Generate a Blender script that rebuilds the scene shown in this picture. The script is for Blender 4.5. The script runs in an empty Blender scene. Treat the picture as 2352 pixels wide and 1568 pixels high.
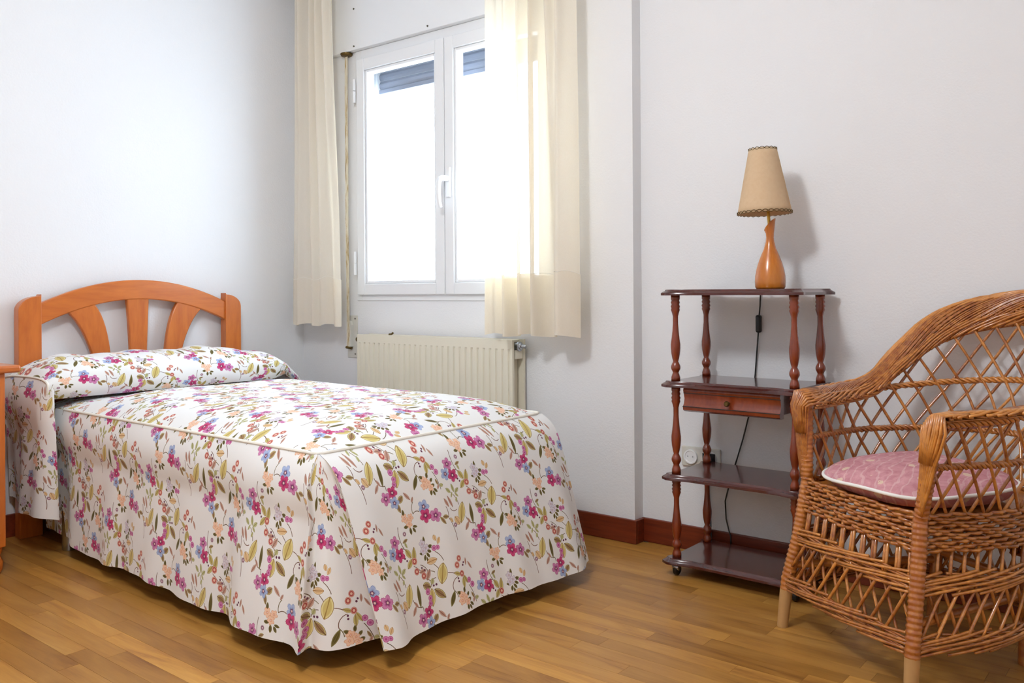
import bpy, bmesh, math, random
from mathutils import Vector, Matrix
random.seed(7)
PI = math.pi
S = bpy.context.scene
COL = S.collection

# ------------------------------------------------------------------ camera
IMG_W = 2352.0
FPX = 2000.0                       # focal length in pixels of the 2352 wide frame
cam_d = bpy.data.cameras.new('camera')
cam = bpy.data.objects.new('camera', cam_d); COL.objects.link(cam)
cam_d.sensor_fit = 'HORIZONTAL'; cam_d.sensor_width = 36.0
cam_d.lens = 36.0 * FPX / IMG_W
cam_d.shift_y = -(784.0 - 672.0) / IMG_W
cam_d.clip_start = 0.05
cam.location = (0, 0, 0.93)
cam.rotation_euler = (math.radians(90), 0.0061, math.radians(39.05))
S.camera = cam

# ------------------------------------------------------------------ sky, exposure
S.view_settings.view_transform = 'Standard'
S.view_settings.look = 'None'
S.view_settings.exposure = 0.32
S.view_settings.gamma = 1.0
S.view_settings.use_curve_mapping = False
world = bpy.data.worlds.new('overcast_sky'); S.world = world
world.use_nodes = True
bg = world.node_tree.nodes['Background']
bg.inputs['Color'].default_value = (0.70, 0.85, 1.0, 1)
bg.inputs['Strength'].default_value = 8.3
S.cycles.use_light_tree = False
S.cycles.use_adaptive_sampling = True
S.cycles.adaptive_threshold = 0.25
S.cycles.max_bounces = 6
S.cycles.diffuse_bounces = 4
S.cycles.glossy_bounces = 3
S.cycles.transmission_bounces = 6
S.cycles.transparent_max_bounces = 12
S.cycles.caustics_reflective = False
S.cycles.caustics_refractive = False
S.cycles.sample_clamp_indirect = 6.0

# room, metres; the camera stands over the origin
XW, YW, YR, XJ, ZC, XR, YF = -3.63, 2.784, 2.843, -1.68, 2.52, 1.0, -1.3

pl = bpy.data.lights.new('window_daylight', 'AREA')       # portal: guides the sky's light through the window
pl.shape = 'RECTANGLE'; pl.size = 1.2; pl.size_y = 1.2
pl.cycles.is_portal = True
po = bpy.data.objects.new('window_daylight', pl); COL.objects.link(po)
po.location = (-2.615, YW + 0.2, 1.49); po.rotation_euler = (math.radians(-90), 0, 0)

# ------------------------------------------------------------------ helpers
def lin(h):
    h = h.lstrip('#'); v = [int(h[i:i + 2], 16) / 255 for i in (0, 2, 4)]
    return tuple((c / 12.92 if c <= .04045 else ((c + .055) / 1.055) ** 2.4) for c in v) + (1.0,)

def lerp(a, b, t): return a + (b - a) * t
def sm(a, b, x):
    t = min(1, max(0, (x - a) / (b - a))); return t * t * (3 - 2 * t)
def interp(tab, x):
    if x <= tab[0][0]: return tab[0][1]
    for (x0, y0), (x1, y1) in zip(tab, tab[1:]):
        if x <= x1: return lerp(y0, y1, (x - x0) / (x1 - x0))
    return tab[-1][1]

def tag(o, label=None, cat=None, group=None, kind=None):
    if label: o['label'] = label
    if cat: o['category'] = cat
    if group: o['group'] = group
    if kind: o['kind'] = kind
    return o

def empty(name, loc=(0, 0, 0), parent=None):
    o = bpy.data.objects.new(name, None); COL.objects.link(o)
    o.location = loc; o.empty_display_size = 0.1
    if parent: o.parent = parent
    return o

def root_loc(o):
    v = Vector((0, 0, 0))
    while o is not None:
        v += o.location; o = o.parent
    return v

class MB:
    """collects world-space geometry for one mesh"""
    def __init__(s): s.v = []; s.f = []; s.uv = {}
    def add(s, vs, fs, uvs=None):
        n = len(s.v); s.v += [tuple(p) for p in vs]
        for i, f in enumerate(fs):
            if uvs: s.uv[len(s.f)] = [uvs[k] for k in f]
            s.f.append(tuple(k + n for k in f))
        return s
    def box(s, x0, x1, y0, y1, z0, z1):
        vs = [(x, y, z) for x in (x0, x1) for y in (y0, y1) for z in (z0, z1)]
        return s.add(vs, [(0, 1, 3, 2), (4, 6, 7, 5), (0, 4, 5, 1), (2, 3, 7, 6), (0, 2, 6, 4), (1, 5, 7, 3)])
    def tube(s, pts, r, n=6, caps=True, rf=None, flat=1.0):
        pts = [Vector(p) for p in pts]; m = len(pts)
        vs = []; prev = None
        for i, p in enumerate(pts):
            t = (pts[min(i + 1, m - 1)] - pts[max(i - 1, 0)])
            t = t.normalized() if t.length > 1e-9 else Vector((0, 0, 1))
            if prev is None:
                a = Vector((0, 0, 1)) if abs(t.z) < .9 else Vector((1, 0, 0))
                nx = t.cross(a).normalized()
            else:
                nx = (prev - t * prev.dot(t))
                nx = nx.normalized() if nx.length > 1e-9 else t.orthogonal().normalized()
            prev = nx; ny = t.cross(nx)
            rr = rf(i / (m - 1)) if rf else r
            for k in range(n):
                a = 2 * PI * k / n
                vs.append(p + nx * (rr * math.cos(a)) + ny * (rr * flat * math.sin(a)))
        fs = []
        for i in range(m - 1):
            for k in range(n):
                k2 = (k + 1) % n
                fs.append((i * n + k, i * n + k2, (i + 1) * n + k2, (i + 1) * n + k))
        if caps:
            fs.append(tuple(range(n - 1, -1, -1))); fs.append(tuple((m - 1) * n + k for k in range(n)))
        return s.add(vs, fs)
    def lathe(s, prof, c=(0, 0, 0), n=24, caps=True, axis='z', shear=None):
        vs = []
        for (r, h) in prof:
            for k in range(n):
                a = 2 * PI * k / n; x, y = r * math.cos(a), r * math.sin(a)
                hh = h + (shear(r, h, x, y) if shear else 0)
                if axis == 'z': p = (c[0] + x, c[1] + y, c[2] + hh)
                elif axis == 'x': p = (c[0] + hh, c[1] + x, c[2] + y)
                else: p = (c[0] + y, c[1] + hh, c[2] + x)
                vs.append(p)
        m = len(prof); fs = []
        for i in range(m - 1):
            for k in range(n):
                k2 = (k + 1) % n
                fs.append((i * n + k, i * n + k2, (i + 1) * n + k2, (i + 1) * n + k))
        if caps:
            fs.append(tuple(range(n - 1, -1, -1))); fs.append(tuple((m - 1) * n + k for k in range(n)))
        return s.add(vs, fs)
    def prism(s, loop, d0, d1, ax='z'):
        """loop of 2D points extruded; ax = axis of extrusion ('x': loop is (y,z); 'y': loop is (x,z); 'z': (x,y))"""
        n = len(loop)
        def P(a, b, d):
            return (d, a, b) if ax == 'x' else ((a, d, b) if ax == 'y' else (a, b, d))
        vs = [P(a, b, d0) for a, b in loop] + [P(a, b, d1) for a, b in loop]
        fs = [(i, (i + 1) % n, n + (i + 1) % n, n + i) for i in range(n)]
        fs += [tuple(range(n - 1, -1, -1)), tuple(range(n, 2 * n))]
        return s.add(vs, fs)
    def grid(s, fn, nu, nv, uvfn=None, closed_u=False):
        vs = []; uv = []
        for j in range(nv + 1):
            for i in range(nu + (0 if closed_u else 1)):
                a, b = i / nu, j / nv
                vs.append(fn(a, b)); uv.append(uvfn(a, b) if uvfn else (a, b))
        w = nu if closed_u else nu + 1; fs = []
        for j in range(nv):
            for i in range(nu):
                i2 = (i + 1) % w
                fs.append((j * w + i, j * w + i2, (j + 1) * w + i2, (j + 1) * w + i))
        return s.add(vs, fs, uv if uvfn else None)
    def build(s, name, mat, parent=None, smooth=True, bevel=0, solid=0, subsurf=0, angle=40, fix=True):
        off = root_loc(parent) if parent else Vector((0, 0, 0))
        me = bpy.data.meshes.new(name)
        me.from_pydata([(p[0] - off.x, p[1] - off.y, p[2] - off.z) for p in s.v], [], s.f)
        if s.uv:
            uvl = me.uv_layers.new(name='UVMap')
            for i, poly in enumerate(me.polygons):
                if i in s.uv:
                    for k, li in enumerate(poly.loop_indices): uvl.data[li].uv = s.uv[i][k]
        if fix:
            bm = bmesh.new(); bm.from_mesh(me)
            bmesh.ops.recalc_face_normals(bm, faces=bm.faces); bm.to_mesh(me); bm.free()
        if mat: me.materials.append(mat)
        o = bpy.data.objects.new(name, me); COL.objects.link(o)
        if parent: o.parent = parent
        if smooth:
            me.polygons.foreach_set('use_smooth', [True] * len(me.polygons))
            if angle < 180:
                try: me.set_sharp_from_angle(angle=math.radians(angle))
                except Exception: pass
        if solid:
            m = o.modifiers.new('solid', 'SOLIDIFY'); m.thickness = solid; m.offset = 0
        if bevel:
            m = o.modifiers.new('bevel', 'BEVEL'); m.width = bevel; m.segments = 2; m.limit_method = 'ANGLE'
            m.angle_limit = math.radians(35)
        if subsurf:
            m = o.modifiers.new('sub', 'SUBSURF'); m.levels = subsurf; m.render_levels = subsurf
        return o

# ------------------------------------------------------------------ materials
class NB:
    def __init__(s, name):
        s.mat = bpy.data.materials.new(name); s.mat.use_nodes = True
        s.nt = s.mat.node_tree; s.N = s.nt.nodes; s.L = s.nt.links
        s.bsdf = s.N['Principled BSDF']; s.out = s.N['Material Output']
    def new(s, t, **kw):
        n = s.N.new(t)
        for k, v in kw.items(): setattr(n, k, v)
        return n
    def put(s, inp, v):
        if isinstance(v, bpy.types.NodeSocket): s.L.new(v, inp)
        else: inp.default_value = v
    def m(s, op, a, b=None, c=None, clamp=False):
        n = s.new('ShaderNodeMath', operation=op); n.use_clamp = clamp
        for i, v in enumerate((a, b, c)):
            if v is not None: s.put(n.inputs[i], v)
        return n.outputs[0]
    def vm(s, op, a, b=None, c=None):
        n = s.new('ShaderNodeVectorMath', operation=op)
        for i, v in enumerate((a, b, c)):
            if v is not None: s.put(n.inputs[i], v)
        return n.outputs['Value'] if op in ('DOT_PRODUCT', 'DISTANCE', 'LENGTH') else n.outputs['Vector']
    def ramp(s, fac, stops, interp='LINEAR'):
        n = s.new('ShaderNodeValToRGB'); cr = n.color_ramp; cr.interpolation = interp
        while len(cr.elements) < len(stops): cr.elements.new(0.5)
        for e, (p, c) in zip(cr.elements, stops): e.position = p; e.color = c
        s.put(n.inputs[0], fac); return n
    def mix(s, fac, a, b, blend='MIX'):
        n = s.new('ShaderNodeMix', data_type='RGBA', blend_type=blend)
        s.put(n.inputs[0], fac); s.put(n.inputs[6], a); s.put(n.inputs[7], b); return n.outputs[2]
    def noise(s, vec, scale, detail=3, rough=.5, dist=0):
        n = s.new('ShaderNodeTexNoise'); s.put(n.inputs['Scale'], scale); s.put(n.inputs['Detail'], detail)
        s.put(n.inputs['Roughness'], rough); s.put(n.inputs['Distortion'], dist)
        if vec is not None: s.put(n.inputs['Vector'], vec)
        return n.outputs['Fac']
    def coord(s, kind='Object'):
        return s.new('ShaderNodeTexCoord').outputs[kind]
    def pos(s): return s.new('ShaderNodeNewGeometry').outputs['Position']
    def rand(s): return s.new('ShaderNodeObjectInfo').outputs['Random']
    def set(s, **kw):
        for k, v in kw.items(): s.put(s.bsdf.inputs[k.replace('_', ' ')], v)
        return s
    def bump(s, h, strength=.2, dist=.01):
        n = s.new('ShaderNodeBump'); s.put(n.inputs['Strength'], strength); s.put(n.inputs['Distance'], dist)
        s.put(n.inputs['Height'], h); s.L.new(n.outputs[0], s.bsdf.inputs['Normal']); return s

def plain(name, c, rough=.5, metal=0, coat=0, noise=0, nscale=20, emis=None, spec=.5):
    b = NB(name); base = lin(c) if isinstance(c, str) else c
    if noise:
        f = b.noise(b.coord(), nscale, 3)
        lo = tuple(x * (1 - noise) for x in base[:3]) + (1,)
        b.set(Base_Color=b.mix(f, lo, base))
    else: b.set(Base_Color=base)
    b.set(Roughness=rough, Metallic=metal, Coat_Weight=coat, Coat_Roughness=.1, Specular_IOR_Level=spec)
    if emis: b.set(Emission_Color=base, Emission_Strength=emis)
    return b.mat

def wood(name, c0, c1, stretch=(3, 40, 40), rough=.35, coat=.3, world_pos=False, bump=.03):
    b = NB(name)
    co = b.pos() if world_pos else b.coord()
    v = b.vm('MULTIPLY', co, stretch)
    v = b.vm('ADD', v, b.vm('MULTIPLY', b.vm('ADD', (0, 0, 0), b.rand()), (7, 13, 5)))
    n1 = b.noise(v, 1.0, 4, .6, .6); n2 = b.noise(v, 4.0, 2, .5)
    f = b.m('ADD', b.m('MULTIPLY', n1, .8), b.m('MULTIPLY', n2, .25))
    r = b.ramp(f, [(.3, lin(c0)), (.7, lin(c1))])
    b.set(Base_Color=r.outputs[0], Roughness=rough, Coat_Weight=coat, Coat_Roughness=.12)
    if bump: b.bump(n2, bump, .002)
    return b.mat

def wall_mat():
    b = NB('white_stucco'); p = b.pos()
    n = b.noise(p, 140, 3, .55); n2 = b.noise(p, 40, 2)
    b.set(Base_Color=(.83, .83, .84, 1), Roughness=.9, Specular_IOR_Level=.2)
    b.bump(b.m('ADD', n, b.m('MULTIPLY', n2, .6)), .22, .004)
    return b.mat

def plank_mat():
    b = NB('oak_laminate'); r = b.rand()
    p = b.vm('ADD', b.pos(), b.vm('MULTIPLY', b.vm('ADD', (0, 0, 0), r), (31, 17, 0)))
    v = b.vm('MULTIPLY', p, (2.2, 16, 1))
    n1 = b.noise(v, 1.0, 5, .6, 1.2)
    fine = b.noise(b.vm('MULTIPLY', p, (9, 160, 1)), 1.0, 3, .6)
    f = b.m('ADD', b.m('MULTIPLY', n1, .75), b.m('MULTIPLY', fine, .22))
    c = b.ramp(f, [(.28, lin('#8a5626')), (.45, lin('#b17d3a')), (.58, lin('#bd8a44')), (.75, lin('#cf9f57'))]).outputs[0]
    tone = b.ramp(r, [(0, (.72, .68, .62, 1)), (.3, (.86, .84, .82, 1)), (.6, (.97, .97, .97, 1)), (.85, (1.05, 1.06, 1.04, 1)), (1, (1.28, 1.3, 1.22, 1))]).outputs[0]
    c = b.mix(1.0, c, tone, 'MULTIPLY')
    b.set(Base_Color=c, Roughness=b.m('ADD', .27, b.m('MULTIPLY', fine, .1)), Specular_IOR_Level=.45)
    b.bump(fine, .03, .001)
    return b.mat

M = {}
M['wall'] = wall_mat()
M['ceiling'] = plain('white_ceiling_paint', (.85, .85, .85, 1), .9)
M['plank'] = plank_mat()
M['gap'] = plain('chipboard_subfloor', '#a5783f', .7)
M['skirting'] = wood('red_brown_skirting', '#5a1e0a', '#7c3016', (4, 30, 60), .4, .2, True)
M['pvc'] = plain('white_pvc', (.86, .87, .88, 1), .35)
M['pvc_dirty'] = plain('aged_white_plastic', '#d9d6cc', .5, noise=.12, nscale=30)
M['bedwood'] = wood('honey_cherry_wood', '#b45a1a', '#cd7228', (25, 25, 5), .33, .35)
M['bedwood_y'] = wood('honey_cherry_wood_along', '#b45a1a', '#cd7228', (25, 4, 25), .33, .35)
M['mahog'] = wood('dark_mahogany', '#3a1410', '#552019', (6, 40, 40), .22, .6)
M['mahog_leg'] = wood('mahogany_spindle', '#6a240c', '#8a3814', (30, 30, 6), .25, .6)
M['lampwood'] = wood('orange_lamp_wood', '#b4600f', '#cc7a22', (30, 30, 5), .25, .5)
M['chrome'] = plain('brushed_metal', '#b8bcc2', .25, 1.0)
M['brass'] = plain('brass', '#c79a45', .3, 1.0)
M['oldbrass'] = plain('tarnished_brass', '#6f5a30', .4, .8, noise=.3, nscale=60)
M['black'] = plain('black_plastic', '#101214', .35)
M['rad'] = plain('cream_radiator_enamel', '#e8e1cd', .45, noise=.05, nscale=8)
M['rad_dark'] = M['rad']
M['screw'] = plain('steel_screw', '#6c675c', .4, .7)
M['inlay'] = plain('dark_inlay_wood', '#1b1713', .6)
M['shutter'] = plain('grey_shutter_slat', '#7b808e', .5)
M['piping'] = plain('cream_piping', '#f1ede2', .8)
M['whitepiping'] = plain('white_cotton_piping', '#f3f0ea', .8)
M['mattress'] = plain('mattress_ticking', '#dcdad4', .9)
M['globe'] = None

def glass_mat():
    b = NB('window_glass')
    t = b.new('ShaderNodeBsdfTransparent'); g = b.new('ShaderNodeBsdfGlossy'); g.inputs['Roughness'].default_value = .02
    fr = b.new('ShaderNodeLayerWeight'); fr.inputs['Blend'].default_value = .5
    fac = b.m('MULTIPLY_ADD', b.m('POWER', fr.outputs['Facing'], 4.0), .5, .03)
    mx = b.new('ShaderNodeMixShader'); b.L.new(fac, mx.inputs[0]); b.L.new(t.outputs[0], mx.inputs[1]); b.L.new(g.outputs[0], mx.inputs[2])
    b.L.new(mx.outputs[0], b.out.inputs[0]); b.N.remove(b.bsdf); return b.mat
M['glass'] = glass_mat()

def curtain_mat():
    b = NB('cream_voile')
    col = lin('#f4e9d2')
    d = b.new('ShaderNodeBsdfDiffuse'); tr = b.new('ShaderNodeBsdfTranslucent'); tp = b.new('ShaderNodeBsdfTransparent')
    weave = b.noise(b.coord(), 260, 2)
    c = b.mix(weave, lin('#f4eee2'), lin('#fcf9f2'))
    b.put(d.inputs[0], c); b.put(tr.inputs[0], lin('#f8e6c2'))
    m1 = b.new('ShaderNodeMixShader'); m1.inputs[0].default_value = .36
    b.L.new(d.outputs[0], m1.inputs[1]); b.L.new(tr.outputs[0], m1.inputs[2])
    m2 = b.new('ShaderNodeMixShader'); m2.inputs[0].default_value = .14
    b.L.new(m1.outputs[0], m2.inputs[1]); b.L.new(tp.outputs[0], m2.inputs[2])
    b.L.new(m2.outputs[0], b.out.inputs[0]); b.N.remove(b.bsdf); return b.mat
M['curtain'] = curtain_mat()

def shade_mat():
    b = NB('parchment_shade')
    d = b.new('ShaderNodeBsdfDiffuse'); tr = b.new('ShaderNodeBsdfTranslucent')
    n = b.noise(b.coord(), 90, 4)
    c = b.mix(n, lin('#e2c39c'), lin('#ebd1ae'))
    b.put(d.inputs[0], c); b.put(tr.inputs[0], c)
    mx = b.new('ShaderNodeMixShader'); mx.inputs[0].default_value = .25
    b.L.new(d.outputs[0], mx.inputs[1]); b.L.new(tr.outputs[0], mx.inputs[2])
    b.L.new(mx.outputs[0], b.out.inputs[0]); b.N.remove(b.bsdf); return b.mat
M['shade'] = shade_mat()

def strap_mat():
    b = NB('stained_webbing'); p = b.pos()
    n = b.noise(b.vm('MULTIPLY', p, (60, 60, 9)), 1.0, 4, .7, .5)
    c = b.ramp(n, [(.48, lin('#e4dcc8')), (.6, lin('#c3ab7e')), (.7, lin('#8a6c40'))]).outputs[0]
    b.set(Base_Color=c, Roughness=.85); return b.mat
M['strap'] = strap_mat()

def wicker_mat(name, a, c, rough=.3):
    b = NB(name); p = b.coord()
    n = b.noise(b.vm('ADD', p, b.vm('MULTIPLY', b.vm('ADD', (0, 0, 0), b.rand()), (3, 5, 9))), 55, 3, .6)
    f = b.m('ADD', n, b.m('MULTIPLY', b.m('SUBTRACT', b.rand(), .5), .35))
    col = b.ramp(f, [(.28, lin(a)), (.7, lin(c))]).outputs[0]
    b.set(Base_Color=col, Roughness=rough, Coat_Weight=1.0, Coat_Roughness=.1)
    return b.mat
M['wicker'] = wicker_mat('varnished_wicker', '#96501a', '#d28a3c')
M['wicker_dark'] = M['wicker']                # the core is the same cane; gaps darken by themselves
M['wicker_leg'] = wicker_mat('cane_wrapped_leg', '#a1561a', '#c98038')
M['baleg'] = plain('bare_cane_foot', '#c79a62', .6, noise=.25, nscale=25)

def cushion_mat():
    b = NB('pink_floral_cotton'); p = b.coord()
    n = b.noise(p, 22, 3, .6, 1.5)
    base = b.ramp(n, [(.35, lin('#bd7f86')), (.65, lin('#d29ba0'))]).outputs[0]
    w = b.new('ShaderNodeTexWave'); w.inputs['Scale'].default_value = 11; w.inputs['Distortion'].default_value = 9; w.inputs['Detail'].default_value = 3
    b.L.new(p, w.inputs['Vector'])
    hl = b.m('GREATER_THAN', w.outputs['Fac'], .93)
    base = b.mix(b.m('MULTIPLY', hl, .22), base, lin('#ecd9d6'))
    vo = b.new('ShaderNodeTexVoronoi'); vo.inputs['Scale'].default_value = 26; b.L.new(p, vo.inputs['Vector'])
    rr = b.new('ShaderNodeSeparateColor'); b.L.new(vo.outputs['Color'], rr.inputs[0])
    msk = b.m('MULTIPLY', b.m('LESS_THAN', b.m('ADD', vo.outputs['Distance'], b.m('MULTIPLY', b.noise(p, 120, 2), .25)), .42), b.m('GREATER_THAN', rr.outputs[0], .55))
    base = b.mix(b.m('MULTIPLY', msk, .75), base, lin('#ddc9ad'))
    b.set(Base_Color=base, Roughness=.9, Specular_IOR_Level=.2); b.bump(b.noise(p, 300, 2), .1, .001)
    return b.mat
M['cushion'] = cushion_mat()

# --------------------------------------------------- printed floral cotton
def floral_mat():
    b = NB('floral_print_cotton')
    V1, V2 = (.30, -.165), (.26, .171)
    D = V1[0] * V2[1] - V2[0] * V1[1]
    uvn = b.new('ShaderNodeUVMap'); uvn.uv_map = 'UVMap'
    uv = uvn.outputs[0]
    A = b.vm('DOT_PRODUCT', uv, (V2[1] / D, -V2[0] / D, 0)); B = b.vm('DOT_PRODUCT', uv, (-V1[1] / D, V1[0] / D, 0))
    cb = b.new('ShaderNodeCombineXYZ'); b.L.new(A, cb.inputs[0]); b.L.new(B, cb.inputs[1]); ab = cb.outputs[0]
    groups = []
    for (a0, b0) in ((0, 0), (.5, 0), (0, .5), (.5, .5)):
        w = b.vm('WRAP', b.vm('SUBTRACT', ab, (a0, b0, 0)), (.5, .5, .5), (-.5, -.5, -.5))
        c2 = b.new('ShaderNodeCombineXYZ')
        b.L.new(b.vm('DOT_PRODUCT', w, (V1[0], V2[0], 0)), c2.inputs[0]); b.L.new(b.vm('DOT_PRODUCT', w, (V1[1], V2[1], 0)), c2.inputs[1])
        groups.append((a0, b0, c2.outputs[0]))
    SX, SY, SK = 4100., 5246., .236
    def met(x, y): return (x / SX, -(y + SK * x) / SY)
    def place(x, y):
        mx, my = met(x, y)
        a = (V2[1] * mx - V2[0] * my) / D; bb = (-V1[1] * mx + V1[0] * my) / D
        best = None
        for a0, b0, sock in groups:
            da = (a - a0 + .5) % 1 - .5; db = (bb - b0 + .5) % 1 - .5
            q = (da * V1[0] + db * V2[0], da * V1[1] + db * V2[1])
            d = math.hypot(*q)
            if best is None or d < best[0]: best = (d, sock, q)
        return best[1], best[2]
    K = 1 / 4500.
    cur = [lin('#edecea')]
    rgba = lambda q: q[:3] + (0,)
    class GB(NB):                         # node group builder: one group per motif, reused by every copy of it
        def __init__(s, name, ins):
            s.nt = bpy.data.node_groups.new(name, 'ShaderNodeTree'); s.N = s.nt.nodes; s.L = s.nt.links
            for nm, ty in [('Color', 'NodeSocketColor'), ('P', 'NodeSocketVector')] + ins: s.nt.interface.new_socket(nm, in_out='INPUT', socket_type=ty)
            s.nt.interface.new_socket('Color', in_out='OUTPUT', socket_type='NodeSocketColor')
            s.i = s.N.new('NodeGroupInput').outputs; s.o = s.N.new('NodeGroupOutput').inputs
        def done(s, alpha, c):
            s.L.new(s.mix(alpha, s.i['Color'], c), s.o[0]); return s.nt
    Vv, Ff = 'NodeSocketVector', 'NodeSocketFloat'
    def use(grp, sock, **kw):
        n = b.new('ShaderNodeGroup'); n.node_tree = grp
        b.put(n.inputs['Color'], cur[0]); b.put(n.inputs['P'], sock)
        for k_, v in kw.items(): n.inputs[k_].default_value = v
        cur[0] = n.outputs[0]
    stem_g = {}
    def stem(x0, y0, x1, y1, bow=.15, w=9, c='#6b5a3c'):
        if c not in stem_g:
            g = GB('print_stem', [('C', Vv), ('R', Ff), ('T', Vv), ('H', Ff)])
            e = g.m('ABSOLUTE', g.m('SUBTRACT', g.vm('DISTANCE', g.i['P'], g.i['C']), g.i['R']))
            lim = g.m('LESS_THAN', g.vm('DISTANCE', g.i['P'], g.i['T']), g.i['H'])
            stem_g[c] = g.done(g.m('MULTIPLY', g.m('LESS_THAN', e, w * K * .5), lim), lin(c))
        sock, m0 = place((x0 + x1) / 2, (y0 + y1) / 2)
        p0, p1 = met(x0, y0), met(x1, y1)
        h = math.hypot(p1[0] - p0[0], p1[1] - p0[1]) / 2
        d = ((p1[0] - p0[0]) / (2 * h), (p1[1] - p0[1]) / (2 * h)); n = (-d[1], d[0])
        sag = max(.02, abs(bow)) * 2 * h; R = (h * h + sag * sag) / (2 * sag); sg = 1 if bow >= 0 else -1
        top = (m0[0] + n[0] * sag * sg, m0[1] + n[1] * sag * sg)
        use(stem_g[c], sock, C=(top[0] - n[0] * R * sg, top[1] - n[1] * R * sg, 0), R=R, T=(top[0], top[1], 0), H=math.hypot(h, sag))
    LEAF = {'big': ('#a08248', '#cdb870', '#e0d69a'), 'olv': ('#6e5230', '#967450', '#c6ba7c'), 'grn': ('#73743c', '#b3b07a', '#d2cda0'),
            'drk': ('#6e6432', '#5b4f26', '#877a48'), 'brn': ('#86564a', '#b88c7a', '#dcc0ae'), 'ylw': ('#8b6a3c', '#b9a860', '#d2c98c'), 'fan': ('#a5743e', '#dcb888', '#e6cfa4')}
    leaf_g = {}
    def leaf(x, y, L, Wd, ang, kind='olv'):
        if kind not in leaf_g:
            g = GB('print_leaf', [('A', Vv), ('B', Vv), ('S', Ff), ('O', Ff), ('V', Ff)])
            da, db = g.vm('DISTANCE', g.i['P'], g.i['A']), g.vm('DISTANCE', g.i['P'], g.i['B'])
            d = g.m('MAXIMUM', da, db)
            k0, k1, k2 = [lin(q) for q in LEAF[kind]]
            r = g.ramp(g.m('MULTIPLY_ADD', d, g.i['S'], g.i['O']), [(0, k1), (.30, k1), (.40, k2), (.45, k2), (.47, k0), (.5, k0), (.515, rgba(k0))])
            vein = g.m('LESS_THAN', g.m('ABSOLUTE', g.m('SUBTRACT', da, db)), g.i['V'])
            leaf_g[kind] = g.done(r.outputs[1], g.mix(vein, r.outputs[0], k0))
        sock, c = place(x, y)
        L *= K * 1.16; Wd *= K * 1.16; Wd = min(Wd, L * .98); R = (L * L + Wd * Wd) / (2 * Wd)
        t = math.radians(-ang); n = (-math.sin(t), math.cos(t)); o = R - Wd
        use(leaf_g[kind], sock, A=(c[0] + n[0] * o, c[1] + n[1] * o, 0), B=(c[0] - n[0] * o, c[1] - n[1] * o, 0), S=.5 / Wd, O=-.5 * o / Wd, V=.28 * Wd * o / R)
    dot_g = {}
    def dot(x, y, r, cc, ce):
        if (cc, ce) not in dot_g:
            g = GB('print_blossom', [('C', Vv), ('S', Ff)]); a, e = lin(cc), lin(ce)
            rp = g.ramp(g.m('MULTIPLY', g.vm('DISTANCE', g.i['P'], g.i['C']), g.i['S']), [(0, a), (.16, a), (.24, e), (.36, e), (.44, a), (.5, e), (.53, rgba(e))])
            dot_g[(cc, ce)] = g.done(rp.outputs[1], rp.outputs[0])
        sock, c = place(x, y)
        use(dot_g[(cc, ce)], sock, C=(c[0], c[1], 0), S=.5 / (r * K))
    flower_g = {}
    def flower(x, y, r, c0, c1, rot=0, ring='#6e3a5c'):
        if c0 not in flower_g:
            g = GB('print_flower', [('C', Vv), ('S', Ff), ('Rot', Ff)])
            d = g.vm('SUBTRACT', g.i['P'], g.i['C']); ln = g.m('MULTIPLY', g.vm('LENGTH', d), g.i['S'])
            sp = g.new('ShaderNodeSeparateXYZ'); g.L.new(d, sp.inputs[0])
            th = g.m('ARCTAN2', sp.outputs[1], sp.outputs[0])
            pet = g.m('ABSOLUTE', g.m('COSINE', g.m('MULTIPLY_ADD', th, 2.5, g.i['Rot'])))
            rho = g.m('ADD', g.m('MULTIPLY_ADD', pet, .34, .62), g.m('MULTIPLY', g.m('COSINE', g.m('MULTIPLY', th, 30)), .05))
            q0, q1 = lin(c0), lin(c1)
            rp = g.ramp(g.m('DIVIDE', ln, rho), [(0, lin('#e9c9c4')), (.07, lin('#e9c9c4')), (.1, lin(ring)), (.15, lin(ring)), (.2, q0 if ring == '#6e3a5c' else q1), (.34, q1), (.45, q1), (.47, q0), (.5, q0), (.53, rgba(q0))])
            flower_g[c0] = g.done(rp.outputs[1], rp.outputs[0])
        sock, c = place(x, y)
        use(flower_g[c0], sock, C=(c[0], c[1], 0), S=.5 / (r * K), Rot=rot)
    for a in [(380, 215, 500, 270, .1), (215, 275, 125, 400, -.22), (510, 290, 410, 480, -.25), (410, 480, 450, 590, .1), (220, 80, 280, 160, .05),
              (1035, 90, 1060, 400, -.1), (1060, 395, 1020, 385, .1), (1060, 400, 1085, 500, .1), (1145, 650, 1280, 800, .06), (1290, 850, 1370, 910, .1),
              (905, 780, 960, 940, .08), (275, 880, 240, 1060, -.15), (240, 1060, 340, 1030, .2), (1030, 1115, 1150, 1230, -.2), (1150, 1220, 1155, 1300, .05),
              (740, 960, 745, 1130, .1), (745, 1130, 805, 1480, .08), (660, 430, 728, 700, .06), (1420, 430, 1490, 430, .2), (1500, 470, 1590, 610, .1),
              (100, 180, 215, 195, .1), (805, 985, 910, 1010, -.25), (20, 70, 120, 170, .1)]:
        stem(*a, c=random.choice(['#6a5238', '#74503f', '#6f6238']))
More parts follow.
